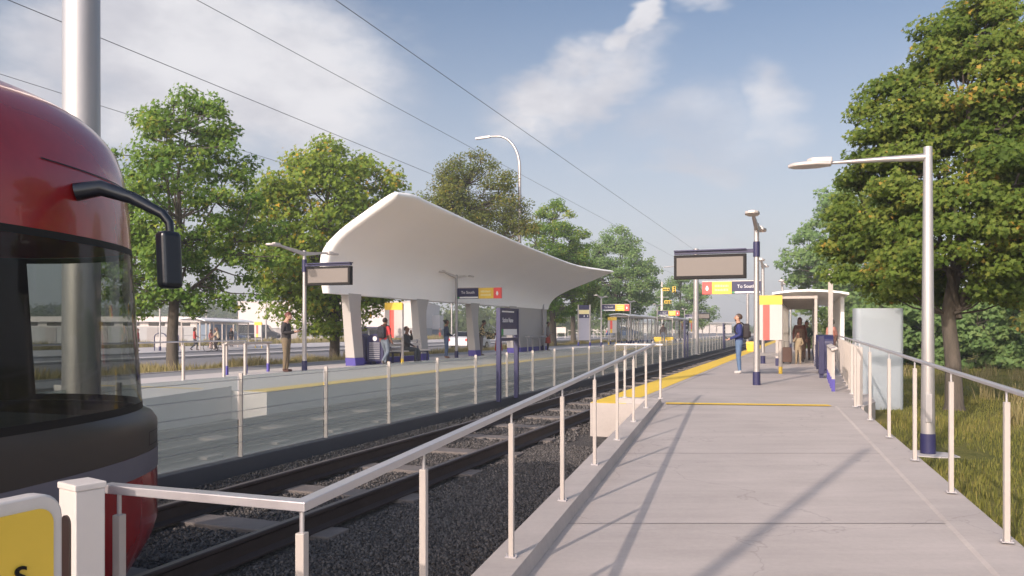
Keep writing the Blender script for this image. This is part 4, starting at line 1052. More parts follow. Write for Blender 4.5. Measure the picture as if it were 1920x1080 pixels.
# ================================================================ PEOPLE
SKIN = pm('skin_light', (.46, .26, .18), .55, var=.05); SKIN_B = pm('skin_brown', (.20, .10, .065), .55, var=.05)
_cm = {}
def cloth(c, rough=.85):
    k = tuple(c)
    if k not in _cm: _cm[k] = pm('cloth', c, rough, var=.14, scale=14, bump=.25, bscale=45)
    return _cm[k]
def camo():
    m, t, N, L = nt('patterned_cloth')
    out = node(t, 'ShaderNodeOutputMaterial'); b = node(t, 'ShaderNodeBsdfPrincipled', inp={'Roughness': .85}); L.new(b.outputs[0], out.inputs[0])
    tc = node(t, 'ShaderNodeTexCoord'); v = node(t, 'ShaderNodeTexVoronoi', inp={'Scale': 16}); L.new(tc.outputs['Object'], v.inputs['Vector'])
    bw = node(t, 'ShaderNodeRGBToBW'); L.new(v.outputs['Color'], bw.inputs[0])
    cr = node(t, 'ShaderNodeValToRGB'); cr.color_ramp.interpolation = 'CONSTANT'; e = cr.color_ramp.elements
    e[0].color = c4((.03, .03, .025)); e[1].position = .66; e[1].color = c4((.50, .38, .20)); x = e.new(.42); x.color = c4((.20, .17, .10)); x = e.new(.55); x.color = c4((.06, .07, .05))
    L.new(bw.outputs[0], cr.inputs[0]); L.new(cr.outputs[0], b.inputs['Base Color']); return m
CAMO = camo()
HAIR = {'dark': pm('hair_dark', (.022, .016, .013), .6, var=.2, scale=30), 'brown': pm('hair_brown', (.07, .04, .025), .6, var=.2, scale=30), 'auburn': pm('hair_auburn', (.12, .03, .02), .6, var=.2, scale=30)}
def skin_mesh(verts, radii, edges, sub=1):
    me = bpy.data.meshes.new('skeleton'); me.from_pydata(verts, edges, [])
    o = bpy.data.objects.new('skeleton', me); COL.objects.link(o)
    o.modifiers.new('skin', 'SKIN').use_smooth_shade = True
    s = o.modifiers.new('sub', 'SUBSURF'); s.levels = sub; s.render_levels = sub
    for i, r in enumerate(radii):
        d = me.skin_vertices[0].data[i]
        d.radius = r if hasattr(r, '__len__') else (r, r); d.use_root = (i == 0)
    bpy.context.view_layer.update()
    ev = o.evaluated_get(bpy.context.evaluated_depsgraph_get())
    out = bpy.data.meshes.new_from_object(ev)
    COL.objects.unlink(o); bpy.data.objects.remove(o); bpy.data.meshes.remove(me)
    return out
ARM_DOWN = ((.235, -.03, 1.14), (.245, .06, .89)); ARM_PHONE = ((.235, -.02, 1.13), (.09, .27, 1.17)); ARM_BENT = ((.24, -.02, 1.13), (.13, .25, 1.02)); ARM_UP = ((.25, .10, 1.22), (.10, .16, 1.47)); ARM_BARS = ((.24, .22, 1.20), (.22, .46, 1.06)); ARM_LAP = ((.23, .08, 1.14), (.11, .30, .99))
LEG_ST = ((.10, .015, .49), (.105, -.02, .085)); 
def person(label, loc, head, H=1.75, skin=None, top=(.05, .05, .05), legs=(.1, .1, .12), shoes=(.04, .03, .03), hair='brown', style='short', armL=ARM_DOWN, armR=ARM_DOWN, legL=LEG_ST, legR=LEG_ST, pel=.93, lean=0, nod=0, sleeves=True, skirt=None, coat=None, group=None, beard=False):
    skin = skin or SKIN
    topm = top if not isinstance(top, tuple) else cloth(top)
    dz = pel - .93
    V, Rr, E, lab = [], [], [], []
    def add(p, r, l, par=None):
        V.append(p); Rr.append(r); lab.append(l)
        if par is not None: E.append((par, len(V) - 1))
        return len(V) - 1
    def up(p):                       # lean of everything above the hips
        q = Matrix.Rotation(-R(lean), 3, 'X') @ (Vector(p) - Vector((0, 0, .93))) + Vector((0, 0, .93 + dz)); return tuple(q)
    pv = add((0, 0, .93 + dz), (.150, .112), 'hip')
    be = add(up((0, .005, 1.08)), (.135, .105), 'torso', pv)
    ch = add(up((0, .0, 1.27)), (.162, .118), 'torso', be)
    nb = add(up((0, -.005, 1.425)), (.095, .085), 'torso', ch)
    ne = add(up((0, .012, 1.505)), .053, 'head', nb)
    hp = Vector((0, .0, 1.52))
    def hd(p):
        return up(Matrix.Rotation(-R(nod), 3, 'X') @ (Vector(p) - hp) + hp)
    h0 = add(hd((0, .045, 1.575)), (.062, .070), 'head', ne)
    h1 = add(hd((0, .030, 1.655)), (.077, .094), 'head', h0)
    h2 = add(hd((0, .020, 1.715)), (.060, .075), 'head', h1)
    for s, arm, leg in ((-1, armL, legL), (1, armR, legR)):
        sh = add(up((s * .165, -.005, 1.395)), .066, 'uparm', ch)
        el = Vector(arm[0]); wr = Vector(arm[1]); el = Vector(up((s * el.x, el.y, el.z))); wr = Vector(up((s * wr.x, wr.y, wr.z)))
        mid = add(tuple((Vector(V[sh]) + el) / 2), .056, 'uparm', sh)
        e_ = add(tuple(el), .047, 'uparm', mid); f_ = add(tuple(el.lerp(wr, .4)), .045, 'forearm', e_)
        w_ = add(tuple(wr), .031, 'forearm', f_)
        dr = (wr - el).normalized(); pa = add(tuple(wr + dr * .055), (.038, .026), 'hand', w_)
        side = dr.cross(Vector((0, 0, 1))); side = side.normalized() if side.length > .2 else Vector((0, 1, 0))
        pn = dr.cross(side).normalized(); curl = pn if pn.z > 0 else -pn
        for k in range(4):
            b = wr + dr * .095 + side * (k - 1.5) * .021; ln = (.062, .074, .070, .055)[k]
            a1 = add(tuple(b), .0105, 'hand', pa); a2 = add(tuple(b + dr * ln * .55 + curl * .010), .0095, 'hand', a1); add(tuple(b + dr * ln * .85 + curl * .030), .008, 'hand', a2)
        tb = wr + dr * .035 + side * .040 * (-s); a1 = add(tuple(tb), .013, 'hand', pa); add(tuple(tb + dr * .045 + side * .018 * (-s) + curl * .015), .010, 'hand', a1)
        hipv = add((s * .088, .0, .87 + dz), .098, 'thigh', pv)
        kn = Vector((s * leg[0][0], leg[0][1], leg[0][2])); an = Vector((s * leg[1][0], leg[1][1], leg[1][2]))
        md = add(tuple((Vector(V[hipv]) + kn) / 2), .080, 'thigh', hipv)
        k_ = add(tuple(kn), .060, 'thigh', md); cf = add(tuple(kn.lerp(an, .4)), .058, 'shin', k_); a_ = add(tuple(an), .043, 'shin', cf)
        ft = leg[2] if len(leg) > 2 else (0, 1, 0)
        ft = Vector(ft).normalized()
        he = add(tuple(an + Vector((0, 0, -.045)) - ft * .02), .042, 'foot', a_)
        add(tuple(an + ft * .16 + Vector((s * .015, 0, -.052))), .034, 'foot', he)
    Rr = [tuple(q * 1.17 for q in r_) if hasattr(r_, '__len__') else (r_ if r_ < .0125 else r_ * 1.15) for r_ in Rr]
    me = skin_mesh(V, Rr, E)
    # fine features joined to the same mesh: nose, ears, eyes, mouth
    bm = bmesh.new(); bm.from_mesh(me)
    segs = [(Vector(V[a]), Vector(V[b]), lab[b] if lab[b] != 'hip' else lab[a]) for a, b in E]
    mats = [skin, topm, cloth(legs), cloth(shoes), M['black'], HAIR[hair]]
    idx = {'hip': 2, 'torso': 1, 'head': 0, 'uparm': 1, 'forearm': 1 if sleeves else 0, 'hand': 0, 'thigh': 2, 'shin': 2, 'foot': 3}
    for f in bm.faces:
        c = f.calc_center_median(); best = (9, 'torso')
        for a, b, l in segs:
            ab = b - a; t = max(0, min(1, (c - a).dot(ab) / max(1e-9, ab.dot(ab)))); d = (c - a - ab * t).length
            if d < best[0]: best = (d, l)
        l = best[1]; mi = idx[l]
        if l in ('torso', 'thigh', 'hip'): mi = 1 if c.z > .93 + dz + .02 else 2
        if l == 'torso' and c.z > V[nb][2] + .045: mi = 0
        f.material_index = mi; f.smooth = True
    def feat(c, r, mi):
        g = bmesh.ops.create_uvsphere(bm, u_segments=8, v_segments=6, radius=1, matrix=Matrix.Translation(hd(c)) @ Matrix.Diagonal((r[0], r[1], r[2], 1)))
        for v in g['verts']:
            for f in v.link_faces: f.material_index = mi; f.smooth = True
    feat((0, .128, 1.628), (.014, .020, .024), 0)
    for s in (-1, 1):
        feat((s * .080, .022, 1.635), (.012, .022, .032), 0); feat((s * .031, .113, 1.655), (.012, .009, .008), 4)
    feat((0, .112, 1.588), (.022, .008, .005), 4 if not beard else 5)
    if beard: feat((0, .080, 1.572), (.062, .045, .042), 5)
    bm.to_mesh(me); bm.free()
    for m_ in mats: me.materials.append(m_)
    me.name = 'person'
    o = bpy.data.objects.new('person', me); COL.objects.link(o)
    k = H / 1.755; o.location = loc; o.scale = (k, k, k); o.rotation_euler = (0, 0, -R(head))
    tag(o, label, 'person', group)
    # hair
    m = MB(); nu, nv = 20, 14; c0 = Vector((0, .004, 1.660)); rad = (.088, .108, .104); pts = []
    m.ball(c0, rad, nu, nv)
    def keep(p):
        y, z = p[1] - c0.y, p[2] - c0.z
        if style in ('long', 'bun', 'bob'): return z > .052 or y < .015 and z > -.10
        return z > .055 or (y < .0 and z > -.055) or (y < .03 and z > -.005)
    m.f = [f for f in m.f if keep([sum(m.v[i][a] for i in f) / len(f) for a in range(3)])]; m.m = [0] * len(m.f)
    if style == 'bun': m.ball((0, -.115, 1.70), (.045, .045, .045))
    if style == 'long': m.ball((0, -.06, 1.54), (.095, .06, .16))
    if style == 'bob': m.ball((0, -.03, 1.60), (.105, .085, .10))
    m.v = [hd(p) for p in m.v]
    m.build('hair', HAIR[hair], o, smooth=80)
    if skirt or coat:
        col, z0, z1, w = skirt or coat
        m = MB(); rows = []
        zt = z1
        for t in (0, .15, .35, .6, .85, 1):
            z = zt + (z0 - zt) * t; rr = (.158 + (w - .158) * t) if skirt else (.185 + (w - .185) * abs(t - .25) ** 1.2)
            rows.append([(rr * math.cos(2 * math.pi * j / 24) * (1 + .05 * math.sin(j * 2.1) * t), rr * .78 * math.sin(2 * math.pi * j / 24) * (1 + .05 * math.cos(j * 1.7) * t), z + dz) for j in range(24)])
        m.grid(rows, True); m.build('skirt' if skirt else 'coat', cloth(col), o, smooth=80)
    return o
def handheld(p, where, label, name='phone', cat='phone'):
    o = thing(name, label, cat, p.matrix_basis @ Vector(where), p.rotation_euler.z)
    m = MB(); m.box((0, 0, 0), (.075, .012, .15), rx=R(-50)); m.build('body', M['black'], o, bevel=.004)
    return o
def backpack(p, label, col, up=1.22, back=-.19, sx=.30, sz=.44, tilt=0):
    b = Matrix.LocRotScale(p.location, p.rotation_euler, p.scale)
    o = thing('backpack', label, 'backpack', b @ Vector((0, back, up)), p.rotation_euler.z)
    m = MB(); m.prism(rrect(-sx / 2, sx / 2, -sz / 2, sz / 2, .11, 6), .17, 'y', -.09); bd = m.build('bag', cloth(col), o, smooth=60, bevel=.045, seg=4)
    m = MB(); m.prism(rrect(-sx / 2 + .05, sx / 2 - .05, -sz / 2 + .04, 0, .06, 5), .06, 'y', -.13); m.build('pocket', cloth([c * .8 for c in col]), o, smooth=60, bevel=.02)
    for s in (-1, 1):
        m = MB(); m.tube([(s * .09, .06, sz / 2 - .03), (s * .11, .12, sz / 2 + .03), (s * .125, .24, sz / 2 + .0), (s * .135, .32, sz / 2 - .1), (s * .14, .31, -.02), (s * .13, .16, -.16), (s * .11, .06, -.17)], .018, 6); m.build('strap', cloth([c * .7 for c in col]), o, smooth=60)
    return o
NH = 110.4; DH = 20.4
WALK_F = ((.10, .17, .50), (.10, .16, .09)); WALK_B = ((.10, .05, .48), (.10, -.27, .16), (0, .85, -.5))
p = person('man in a black sweater and olive trousers looking down at his phone', W(19.8, -14.5), 96, 1.78, top=(.030, .026, .027), legs=(.155, .115, .07), shoes=(.07, .03, .022), hair='auburn', armL=ARM_PHONE, armR=ARM_PHONE, nod=26, beard=True)
handheld(p, (0, .40, 1.235), 'black phone held by the man in olive trousers')
p = person('person in a red T-shirt and jeans walking away with a black backpack', W(24.7, -13.95), 28, 1.66, skin=SKIN_B, top=(.55, .045, .05), legs=(.14, .17, .21), shoes=(.10, .09, .09), hair='dark', legL=WALK_F, legR=WALK_B, sleeves=False, armR=((.26, -.06, 1.14), (.25, .07, .90)))
backpack(p, 'black backpack on the back of the person in a red T-shirt', (.022, .022, .03))
SIT = ((.13, .42, .50), (.14, .40, .085))
p = person('man in dark clothes sitting on the bench under the canopy', W(27.0, -14.28), 108, 1.72, skin=SKIN_B, top=(.05, .05, .055), legs=(.06, .065, .07), hair='dark', armL=ARM_UP, armR=ARM_LAP, legL=SIT, legR=SIT, pel=.57, lean=-4)
p = person('woman with a hair bun in a navy top and jeans beside the dark lamp', W(31.7, -14.85), 75, 1.68, skin=SKIN_B, top=(.025, .035, .07), legs=(.07, .10, .18), shoes=(.20, .09, .05), hair='dark', style='bun', armL=ARM_BENT, armR=ARM_BENT)
p = person('man in a patterned shirt leaning over a bag beside the red skirted woman', W(35.4, -14.75), 78, 1.72, skin=SKIN_B, top=CAMO, legs=(.15, .13, .125), shoes=(.22, .17, .13), hair='dark', armL=ARM_BENT, armR=ARM_PHONE, lean=8, nod=18)
o = thing('shoulder_bag', 'dark patterned bag held between the man in a patterned shirt and the woman', 'bag', W(35.65, -14.35, .92), STA)
m = MB(); m.prism(rrect(-.2, .2, -.15, .15, .06, 5), .16, 'y', -.08); m.build('bag', CAMO, o, smooth=60, bevel=.03); m = MB(); m.tube([(-.17, 0, .13), (-.1, 0, .32), (.1, 0, .32), (.17, 0, .13)], .014, 6); m.build('handle', M['black'], o)
p = person('woman in a long red skirt half hidden by the navy station name sign', W(36.2, -14.15), 285, 1.68, skin=SKIN_B, top=(.16, .028, .03), legs=(.03, .02, .02), shoes=(.05, .02, .02), hair='dark', style='long', armL=ARM_BENT, armR=ARM_BENT, skirt=((.36, .035, .022), .22, 1.02, .25))
p = person('person in a grey coat and red skirt by the end wall of the canopy', W(44.7, -14.35), 95, 1.70, skin=SKIN_B, top=(.20, .17, .165), legs=(.05, .03, .03), shoes=(.03, .02, .02), hair='dark', skirt=((.33, .05, .03), .45, .98, .22), armL=ARM_BENT)
p = person('person in a brown jacket walking away in front of the farther glass shelter', W(70.0, -11.9), 15, 1.78, skin=SKIN_B, top=(.055, .04, .038), legs=(.12, .14, .18), hair='dark', legL=WALK_F, legR=WALK_B)
p = person('man in a blue quilted jacket and jeans holding a phone on the right platform', W(23.6, -1.85), 283, 1.70, top=(.022, .030, .13), legs=(.10, .16, .27), shoes=(.50, .47, .45), hair='brown', armL=ARM_BENT, armR=ARM_BENT, beard=True)
handheld(p, (0.05, .37, 1.06), 'dark phone held by the man in the blue jacket')
backpack(p, 'dark backpack on the man in the blue jacket', (.035, .028, .03), up=1.24, back=-.20)
p = person('child in a beige coat standing at the open end of the right shelter', W(30.6, -.33), 202, 1.15, skin=SKIN_B, top=(.30, .23, .145), legs=(.30, .23, .15), shoes=(.22, .16, .11), hair='auburn', armL=ARM_BENT, armR=ARM_UP, style='bob')
p = person('adult in a dark red top waiting behind the child in the right shelter', W(32.9, -.30), 195, 1.72, skin=SKIN_B, top=(.10, .03, .022), legs=(.06, .04, .035), hair='auburn', style='long', coat=((.14, .085, .06), .45, 1.3, .24))
p = person('person in a green top standing deeper inside the right shelter', W(35.0, -.05), 215, 1.60, skin=SKIN_B, top=(.05, .09, .07), legs=(.11, .06, .045), hair='dark', armL=ARM_BENT)
p = person('woman in a peach top half hidden by the navy cabinet', W(28.4, .72), 250, 1.62, skin=SKIN_B, top=(.50, .21, .15), legs=(.35, .25, .2), hair='dark', style='bob', sleeves=False)
o = thing('suitcase', 'brown suitcase standing beside the child in the beige coat', 'suitcase', W(30.9, -.72), STA)
m = MB(); m.prism(rrect(-.17, .17, .05, .60, .05, 5), .24, 'y', -.12); m.build('case', cloth((.12, .06, .045), .5), o, smooth=60, bevel=.02); m = MB(); m.tube([(-.1, 0, .59), (-.1, 0, .80), (.1, 0, .80), (.1, 0, .59)], .012, 6); m.build('handle', M['black'], o)
m = MB(); [m.cyl((x, -.05, .03), (x, .05, .03), .03, n=10) for x in (-.12, .12)]; m.build('wheel', M['rubber'], o)
PV = -.30
p = person('woman in a red jacket standing at the bus shelter across the street', Vector((-23.35, 58.6, PV)), 70, 1.70, skin=SKIN_B, top=(.40, .035, .03), legs=(.03, .03, .04), hair='dark', style='long', armL=ARM_BENT, legL=WALK_F, legR=WALK_B)
p = person('person in a pink top standing inside the bus shelter behind the cyclist', Vector((-24.0, 63.5, PV)), 110, 1.55, skin=SKIN_B, top=(.42, .16, .14), legs=(.45, .30, .25), hair='dark')
p = person('dark clothed person at the far end of the bus shelter', Vector((-25.2, 71.5, PV)), 120, 1.7, skin=SKIN_B, top=(.02, .02, .025), legs=(.05, .05, .06), hair='dark')
p = person('person in a red jacket at the left edge beside the tram window', Vector((-26.8, 57.0, PV)), 80, 1.62, skin=SKIN_B, top=(.36, .05, .035), legs=(.03, .03, .04), hair='dark')
p = person('tiny far person in dark top and red trousers in the grass beyond the road', at(825, 634.5, 128), 200, 1.72, skin=SKIN_B, top=(.05, .03, .035), legs=(.34, .05, .03), hair='dark')
# cyclist
bloc = Vector((-21.6, 58.0, -.404 + .0)); bloc.z = -.40; BH = 262
bi = thing('bicycle', 'dark bicycle ridden past the bus shelter', 'bicycle', bloc, -R(BH))
for y in (-.53, .53):
    m = MB(); n = 28; m.tube([(0, y + .32 * math.cos(2 * math.pi * k / n), .34 + .32 * math.sin(2 * math.pi * k / n)) for k in range(n + 1)], .022, 6, False); w_ = m.build('wheel', M['rubber'], bi, smooth=60)
    m = MB()
    for k in range(12): a = 2 * math.pi * k / 12; m.cyl((0, y, .34), (0, y + .31 * math.cos(a), .34 + .31 * math.sin(a)), .003, n=4)
    m.build('spokes', M['galv'], w_)
m = MB()
for a, b in (((0, -.53, .34), (0, -.08, .30)), ((0, -.53, .34), (0, -.18, .82)), ((0, -.08, .30), (0, -.20, .88)), ((0, -.08, .30), (0, .36, .80)), ((0, -.17, .78), (0, .35, .86)), ((0, .53, .34), (0, .34, .98))): m.cyl(a, b, .018, n=8)
m.build('frame', M['black'], bi); m = MB(); m.tube([(-.26, .26, 1.02), (-.1, .36, 1.03), (.1, .36, 1.03), (.26, .26, 1.02)], .014, 6); m.build('handlebar', M['black'], bi)
m = MB(); m.ball((0, -.22, .92), (.09, .14, .035)); m.build('saddle', M['black'], bi)
p = person('cyclist in a cream top riding the dark bicycle', bloc + Vector((math.sin(R(BH)) * -.22, math.cos(R(BH)) * -.22, 0)), BH, 1.72, skin=SKIN_B, top=(.48, .38, .26), legs=(.05, .035, .035), hair='brown', style='long', sleeves=False, armL=ARM_BARS, armR=ARM_BARS, pel=1.02, lean=12, legL=((.11, .30, .72), (.11, .20, .26)), legR=((.11, .24, .58), (.11, .08, .16)))

# ================================================================ VEHICLES
def vehicle(label, cat, loc, head, prof, wid, mat, glass, wheels, wr, name):
    """prof: side outline (along, up), front at +; glass: side window outlines; wheels: positions along"""
    o = thing(name, label, cat, loc, -R(head), None)
    m = MB(); n = len(prof); zt = max(p[1] for p in prof)
    rows = []
    for x, ins in ((-wid / 2, .0), (wid / 2, .0)):
        rows.append([(x * (1 - .16 * max(0, (z - .95 * zt * .55) / zt)), y, z) for y, z in prof])
    m.add(rows[0] + rows[1], [tuple(range(n)), tuple(range(2 * n - 1, n - 1, -1))] + [(i, (i + 1) % n, n + (i + 1) % n, n + i) for i in range(n)])
    m.build('body', mat, o, bevel=.05, seg=3, smooth=40)
    for s in (-1, 1):
        for g in glass:
            m = MB(); m.add([(s * (wid / 2 * (1 - .16 * max(0, (z - .95 * zt * .55) / zt)) + .004), y, z) for y, z in g], [tuple(range(len(g)))]); m.build('side_window', M['darkglass'], o)
    fr = sorted([p for p in prof if p[0] > 0], key=lambda p: p[1])
    # windscreen: on the steepest sloping front edge between bonnet and roof
    for (a, b) in zip(prof, prof[1:]):
        if abs(a[0] - b[0]) > .25 and abs(a[1] - b[1]) > .3:
            t = Vector((0, b[0] - a[0], b[1] - a[1])); nn = Vector((0, t.z, -t.y)).normalized()
            if nn.z < 0: nn = -nn
            pa, pb = Vector((0, a[0], a[1])) + t * .08 + nn * .02, Vector((0, a[0], a[1])) + t * .92 + nn * .02; w = wid / 2 * .82
            m = MB(); m.add([pa + Vector((-w, 0, 0)), pa + Vector((w, 0, 0)), pb + Vector((w * .95, 0, 0)), pb + Vector((-w * .95, 0, 0))], [(0, 1, 2, 3)]); m.build('windscreen', M['darkglass'], o)
    for y in wheels:
        for s in (-1, 1):
            m = MB(); m.cyl((s * (wid / 2 - .20), y, wr), (s * (wid / 2 + .01), y, wr), wr, n=24); w_ = m.build('wheel', M['rubber'], o, smooth=40)
            m = MB(); m.cyl((s * (wid / 2 - .1), y, wr), (s * (wid / 2 + .02), y, wr), wr * .62, n=18); m.build('rim', M['chrome'], w_, smooth=40)
    ym = max(p[0] for p in prof); yl = min(p[0] for p in prof); zl = .68 if zt < 1.8 else .85
    for s in (-1, 1):
        m = MB(); m.box((s * (wid / 2 - .28), ym - .02, zl), (.36, .10, .16)); m.build('headlight', M['chrome'], o, bevel=.02)
        m = MB(); m.box((s * (wid / 2 - .14), yl + .02, zl + .12), (.16, .08, .22)); m.build('tail_light', M['red'], o, bevel=.02)
    return o
CAR = [(-2.1, .30), (2.1, .28), (2.16, .52), (2.05, .74), (1.05, .93), (.35, 1.40), (-.85, 1.45), (-1.65, 1.02), (-2.12, .95), (-2.18, .5)]
CARG = [[(.92, .95), (.32, 1.34), (-.15, 1.36), (-.15, .95)], [(-.22, .95), (-.22, 1.37), (-.82, 1.38), (-1.4, 1.0)]]
VAN = [(-2.8, .38), (2.75, .36), (2.85, .7), (2.72, 1.05), (2.0, 1.30), (1.35, 2.12), (1.0, 2.30), (-2.75, 2.34), (-2.85, .8)]
VANG = [[(1.82, 1.30), (1.30, 1.98), (.75, 2.0), (.75, 1.28)]]
v_ = vehicle('dark charcoal delivery van parked in front of the white building', 'van', Vector((-36.2, 114, -.42)), 86, VAN, 2.0, M['vannavy'], VANG, (1.75, -1.75), .36, 'delivery_van')
m = MB(); m.lohi((-1.012, -2.4, 1.02), (1.012, .5, 1.07)); m.build('trim_strip', M['binsteel'], v_)
cargo = vehicle('white car passing on the road behind the canopy legs', 'car', W(60.5, -26.2, -.40), 24, CAR, 1.8, M['cargrey'], CARG, (1.35, -1.3), .32, 'car')
cb = vehicle('blue car parked behind the woman in red at the bus shelter', 'car', Vector((-41.5, 106, -.42)), 92, CAR, 1.8, M['carblue'], CARG, (1.35, -1.3), .32, 'car')
again(cb, 'blue car half hidden behind the cyclist and the bus shelter', Vector((-36.6, 104, -.42)), -R(92))
again(cb, 'dark blue car seen through the nearer glass shelter', at(1170, 633, 105), -R(70))

# ================================================================ BUILDINGS AND STREET FURNITURE FAR OFF
def building(name, label, c, rz, parts):
    o = thing(name, label, 'building', c, rz)
    for nm, lo, hi, mt_ in parts:
        m = MB(); m.lohi(lo, hi); m.build(nm, M[mt_], o)
    return o
prt = [('wall', (-24, 0, 0), (0, 12, 2.05), 'wallgrey'), ('clerestory', (-24, .02, 2.052), (-.1, 11.9, 2.62), 'walldirty'), ('roof', (-24.4, -.5, 2.622), (.3, 12.5, 3.25), 'walldirty'), ('end_wall', (.002, .0, 0), (1.6, 10, 2.3), 'bluegrey')]
for k in range(8):
    prt.append(('door', (-2.9 - 3.0 * k, -.06, 0), (-1.6 - 3.0 * k, -.003, 1.9), 'doorgrey'))
    prt.append(('window', (-2.7 - 3.0 * k, -.03, 2.14), (-.8 - 3.0 * k, .016, 2.55), 'darkglass'))
building('low_building', 'low pale building with a row of doors and high windows behind the first tree', (-38.0, 96, -.48), R(2), prt)
prt = [('wall', (-44, 0, 1.9), (-14, 26, 6.1), 'walldirty'), ('base_wall', (-44, .15, 0), (-14, 25.9, 1.898), 'wallgrey'), ('roof', (-44.1, -.1, 6.102), (-13.9, 26.1, 6.22), 'walldirty'), ('canopy_roof', (-33, -2.2, 1.95), (-18, .148, 2.1), 'navy')]
for k in range(9): prt.append(('window', (-32.5 + 1.6 * k, .10, .7), (-31.2 + 1.6 * k, .146, 1.6), 'darkglass'))
for k in range(4): prt.append(('roller_door', (-43 + 2.5 * k, .10, 0), (-41 + 2.5 * k, .146, 1.8), 'doorgrey'))
building('warehouse', 'big plain white warehouse with a grey base behind the van and the second tree', (0, 128, -.48), R(0), prt)
building('shed', 'small shed with pale upper wall and dark lower wall seen between the canopy legs', (-14.3, 140, -.48), 0, [('wall', (-2.6, 0, 0), (1.6, 8, 1.75), 'bluegrey'), ('upper_wall', (-2.6, .02, 1.752), (1.6, 8, 4.2), 'walldirty'), ('roof', (-3.0, -.4, 1.66), (2.0, -.002, 1.86), 'walldirty')])
building('low_hall', 'long pale hall on the horizon left of the far catenary pole', (16, 330, -.6), 0, [('wall', (10, 0, 0), (75, 20, 4.2), 'walldirty'), ('roof', (9, -1, 4.202), (76, 21, 4.7), 'wallgrey')])
o = thing('notice_board', 'white notice board on two legs in the grass right of the canopy', 'notice board', at(1052, 634.5, 82), -.1)
for x in (-.42, .42): m = MB(); m.lohi((x - .03, -.03, 0), (x + .03, .03, .55)); m.build('leg', M['white'], o)
m = MB(); m.lohi((-.5, -.03, .552), (.5, .03, 1.15)); m.build('board', M['white'], o)
o = thing('wire_fence', 'thin white picket fence behind the notice board', 'fence', at(1065, 634, 95), R(8))
m = MB()
for k in range(14): m.lohi((k * .45 - .02, -.02, 0), (k * .45 + .02, .02, 1.1))
m.build('pickets', M['white'], o); m = MB(); m.lohi((0, -.015, .9), (5.9, .015, .94)); m.lohi((0, -.015, .25), (5.9, .015, .29)); m.build('rails', M['white'], o)
o = thing('guard_rail', 'dark low guard rail along the road right of the canopy', 'guard rail', W(62, -22.1, -.5), STA)
m = MB(); m.lohi((-.04, 0, .42), (.04, 26, .62)); m.build('beam', M['darkpole'], o); m = MB(); [m.lohi((-.05, k * 2.5, 0), (-.045 + .06, k * 2.5 + .08, .6)) for k in range(11)]; m.build('posts', M['darkpole'], o)
def signal(label, p, rz, L):
    o = thing('traffic_signal', label, 'traffic light', p, rz)
    m = MB(); m.cyl((0, 0, 0), (0, 0, 7.6), .19, .14, 14); m.build('pole', M['white'], o, smooth=50)
    m = MB(); m.cyl((-L, 0, 5.55), (L * .35, 0, 5.55), .06, n=8); m.build('arm', M['galv'], o)
    for x, z, a in ((-L + .3, 4.9, 0), (L * .3, 4.9, 0), (.5, 6.6, 0), (1.6, 6.6, 1)):
        m = MB(); m.box((x, -.2, z), (.95, .3, .42) if a == 0 else (.45, .3, .8)); hd_ = m.build('signal_head', M['signyellow'], o, bevel=.03)
        m = MB(); [m.cyl((x - .3 + .3 * k, -.35, z), (x - .3 + .3 * k, -.40, z), .11, n=10) for k in range(3)] if a == 0 else [m.cyl((x, -.35, z - .26 + .26 * k), (x, -.40, z - .26 + .26 * k), .1, n=10) for k in range(3)]; m.build('lens', M['black'], hd_)
signal('white traffic signal pole with yellow heads beyond the glass shelters', at(1241, 634, 108), 0, 2.6)
o = thing('gate_frame', 'pair of small white gate frames at the far end of the platform', 'gate', at(1333, 633, 112), 0)
for x in (-.7, 1.3):
    m = MB(); [m.lohi((x - .55 + d, -.06, 0), (x - .43 + d, .06, 1.6)) for d in (0, .98)]; m.lohi((x - .55, -.06, 1.602), (x + .55, .06, 1.75)); m.build('frame', M['white'], o)
o = thing('grit_bin', 'yellow grit bin on the left platform edge by the farther glass shelter', 'bin', W(71, -12.0), STA)
m = MB(); m.hexa([(-.75, -.3, 0), (.75, -.3, 0), (.75, .3, 0), (-.75, .3, 0)], [(-.85, -.38, .42), (.85, -.38, .42), (.85, .38, .42), (-.85, .38, .42)]); m.build('body', M['signyellow'], o, bevel=.03)
m = MB(); m.hexa([(-.88, -.41, .422), (.88, -.41, .422), (.88, .41, .422), (-.88, .41, .422)], [(-.8, -.3, .56), (.8, -.3, .56), (.8, .3, .56), (-.8, .3, .56)]); m.build('lid', M['signyellow'], o, bevel=.02)
b_ = copy_tree(o); b_.location = W(47.0, -2.98); b_['label'] = 'yellow grit bin at the edge of the right platform behind the man in blue'; b_.scale = (.35, .6, 1)
o = thing('bike_rack', 'dark bicycle rack with two hoops on the pavement left of the bus shelter', 'bicycle rack', Vector((-25.0, 57.6, -.30)), R(10))
m = MB(); m.lohi((-.75, -.02, .25), (.75, .02, 1.0)); m.build('panel', M['palepanel'], o)
for x in (-.42, .42):
    m = MB(); m.tube([(x - .4, .05, 0), (x - .4, .05, 1.0)] + [(x - .4 * math.cos(R(a)), .05, 1.0 + .28 * math.sin(R(a))) for a in range(20, 180, 20)] + [(x + .4, .05, 1.0), (x + .4, .05, 0)], .035, 8); m.build('hoop', M['navy'], o)
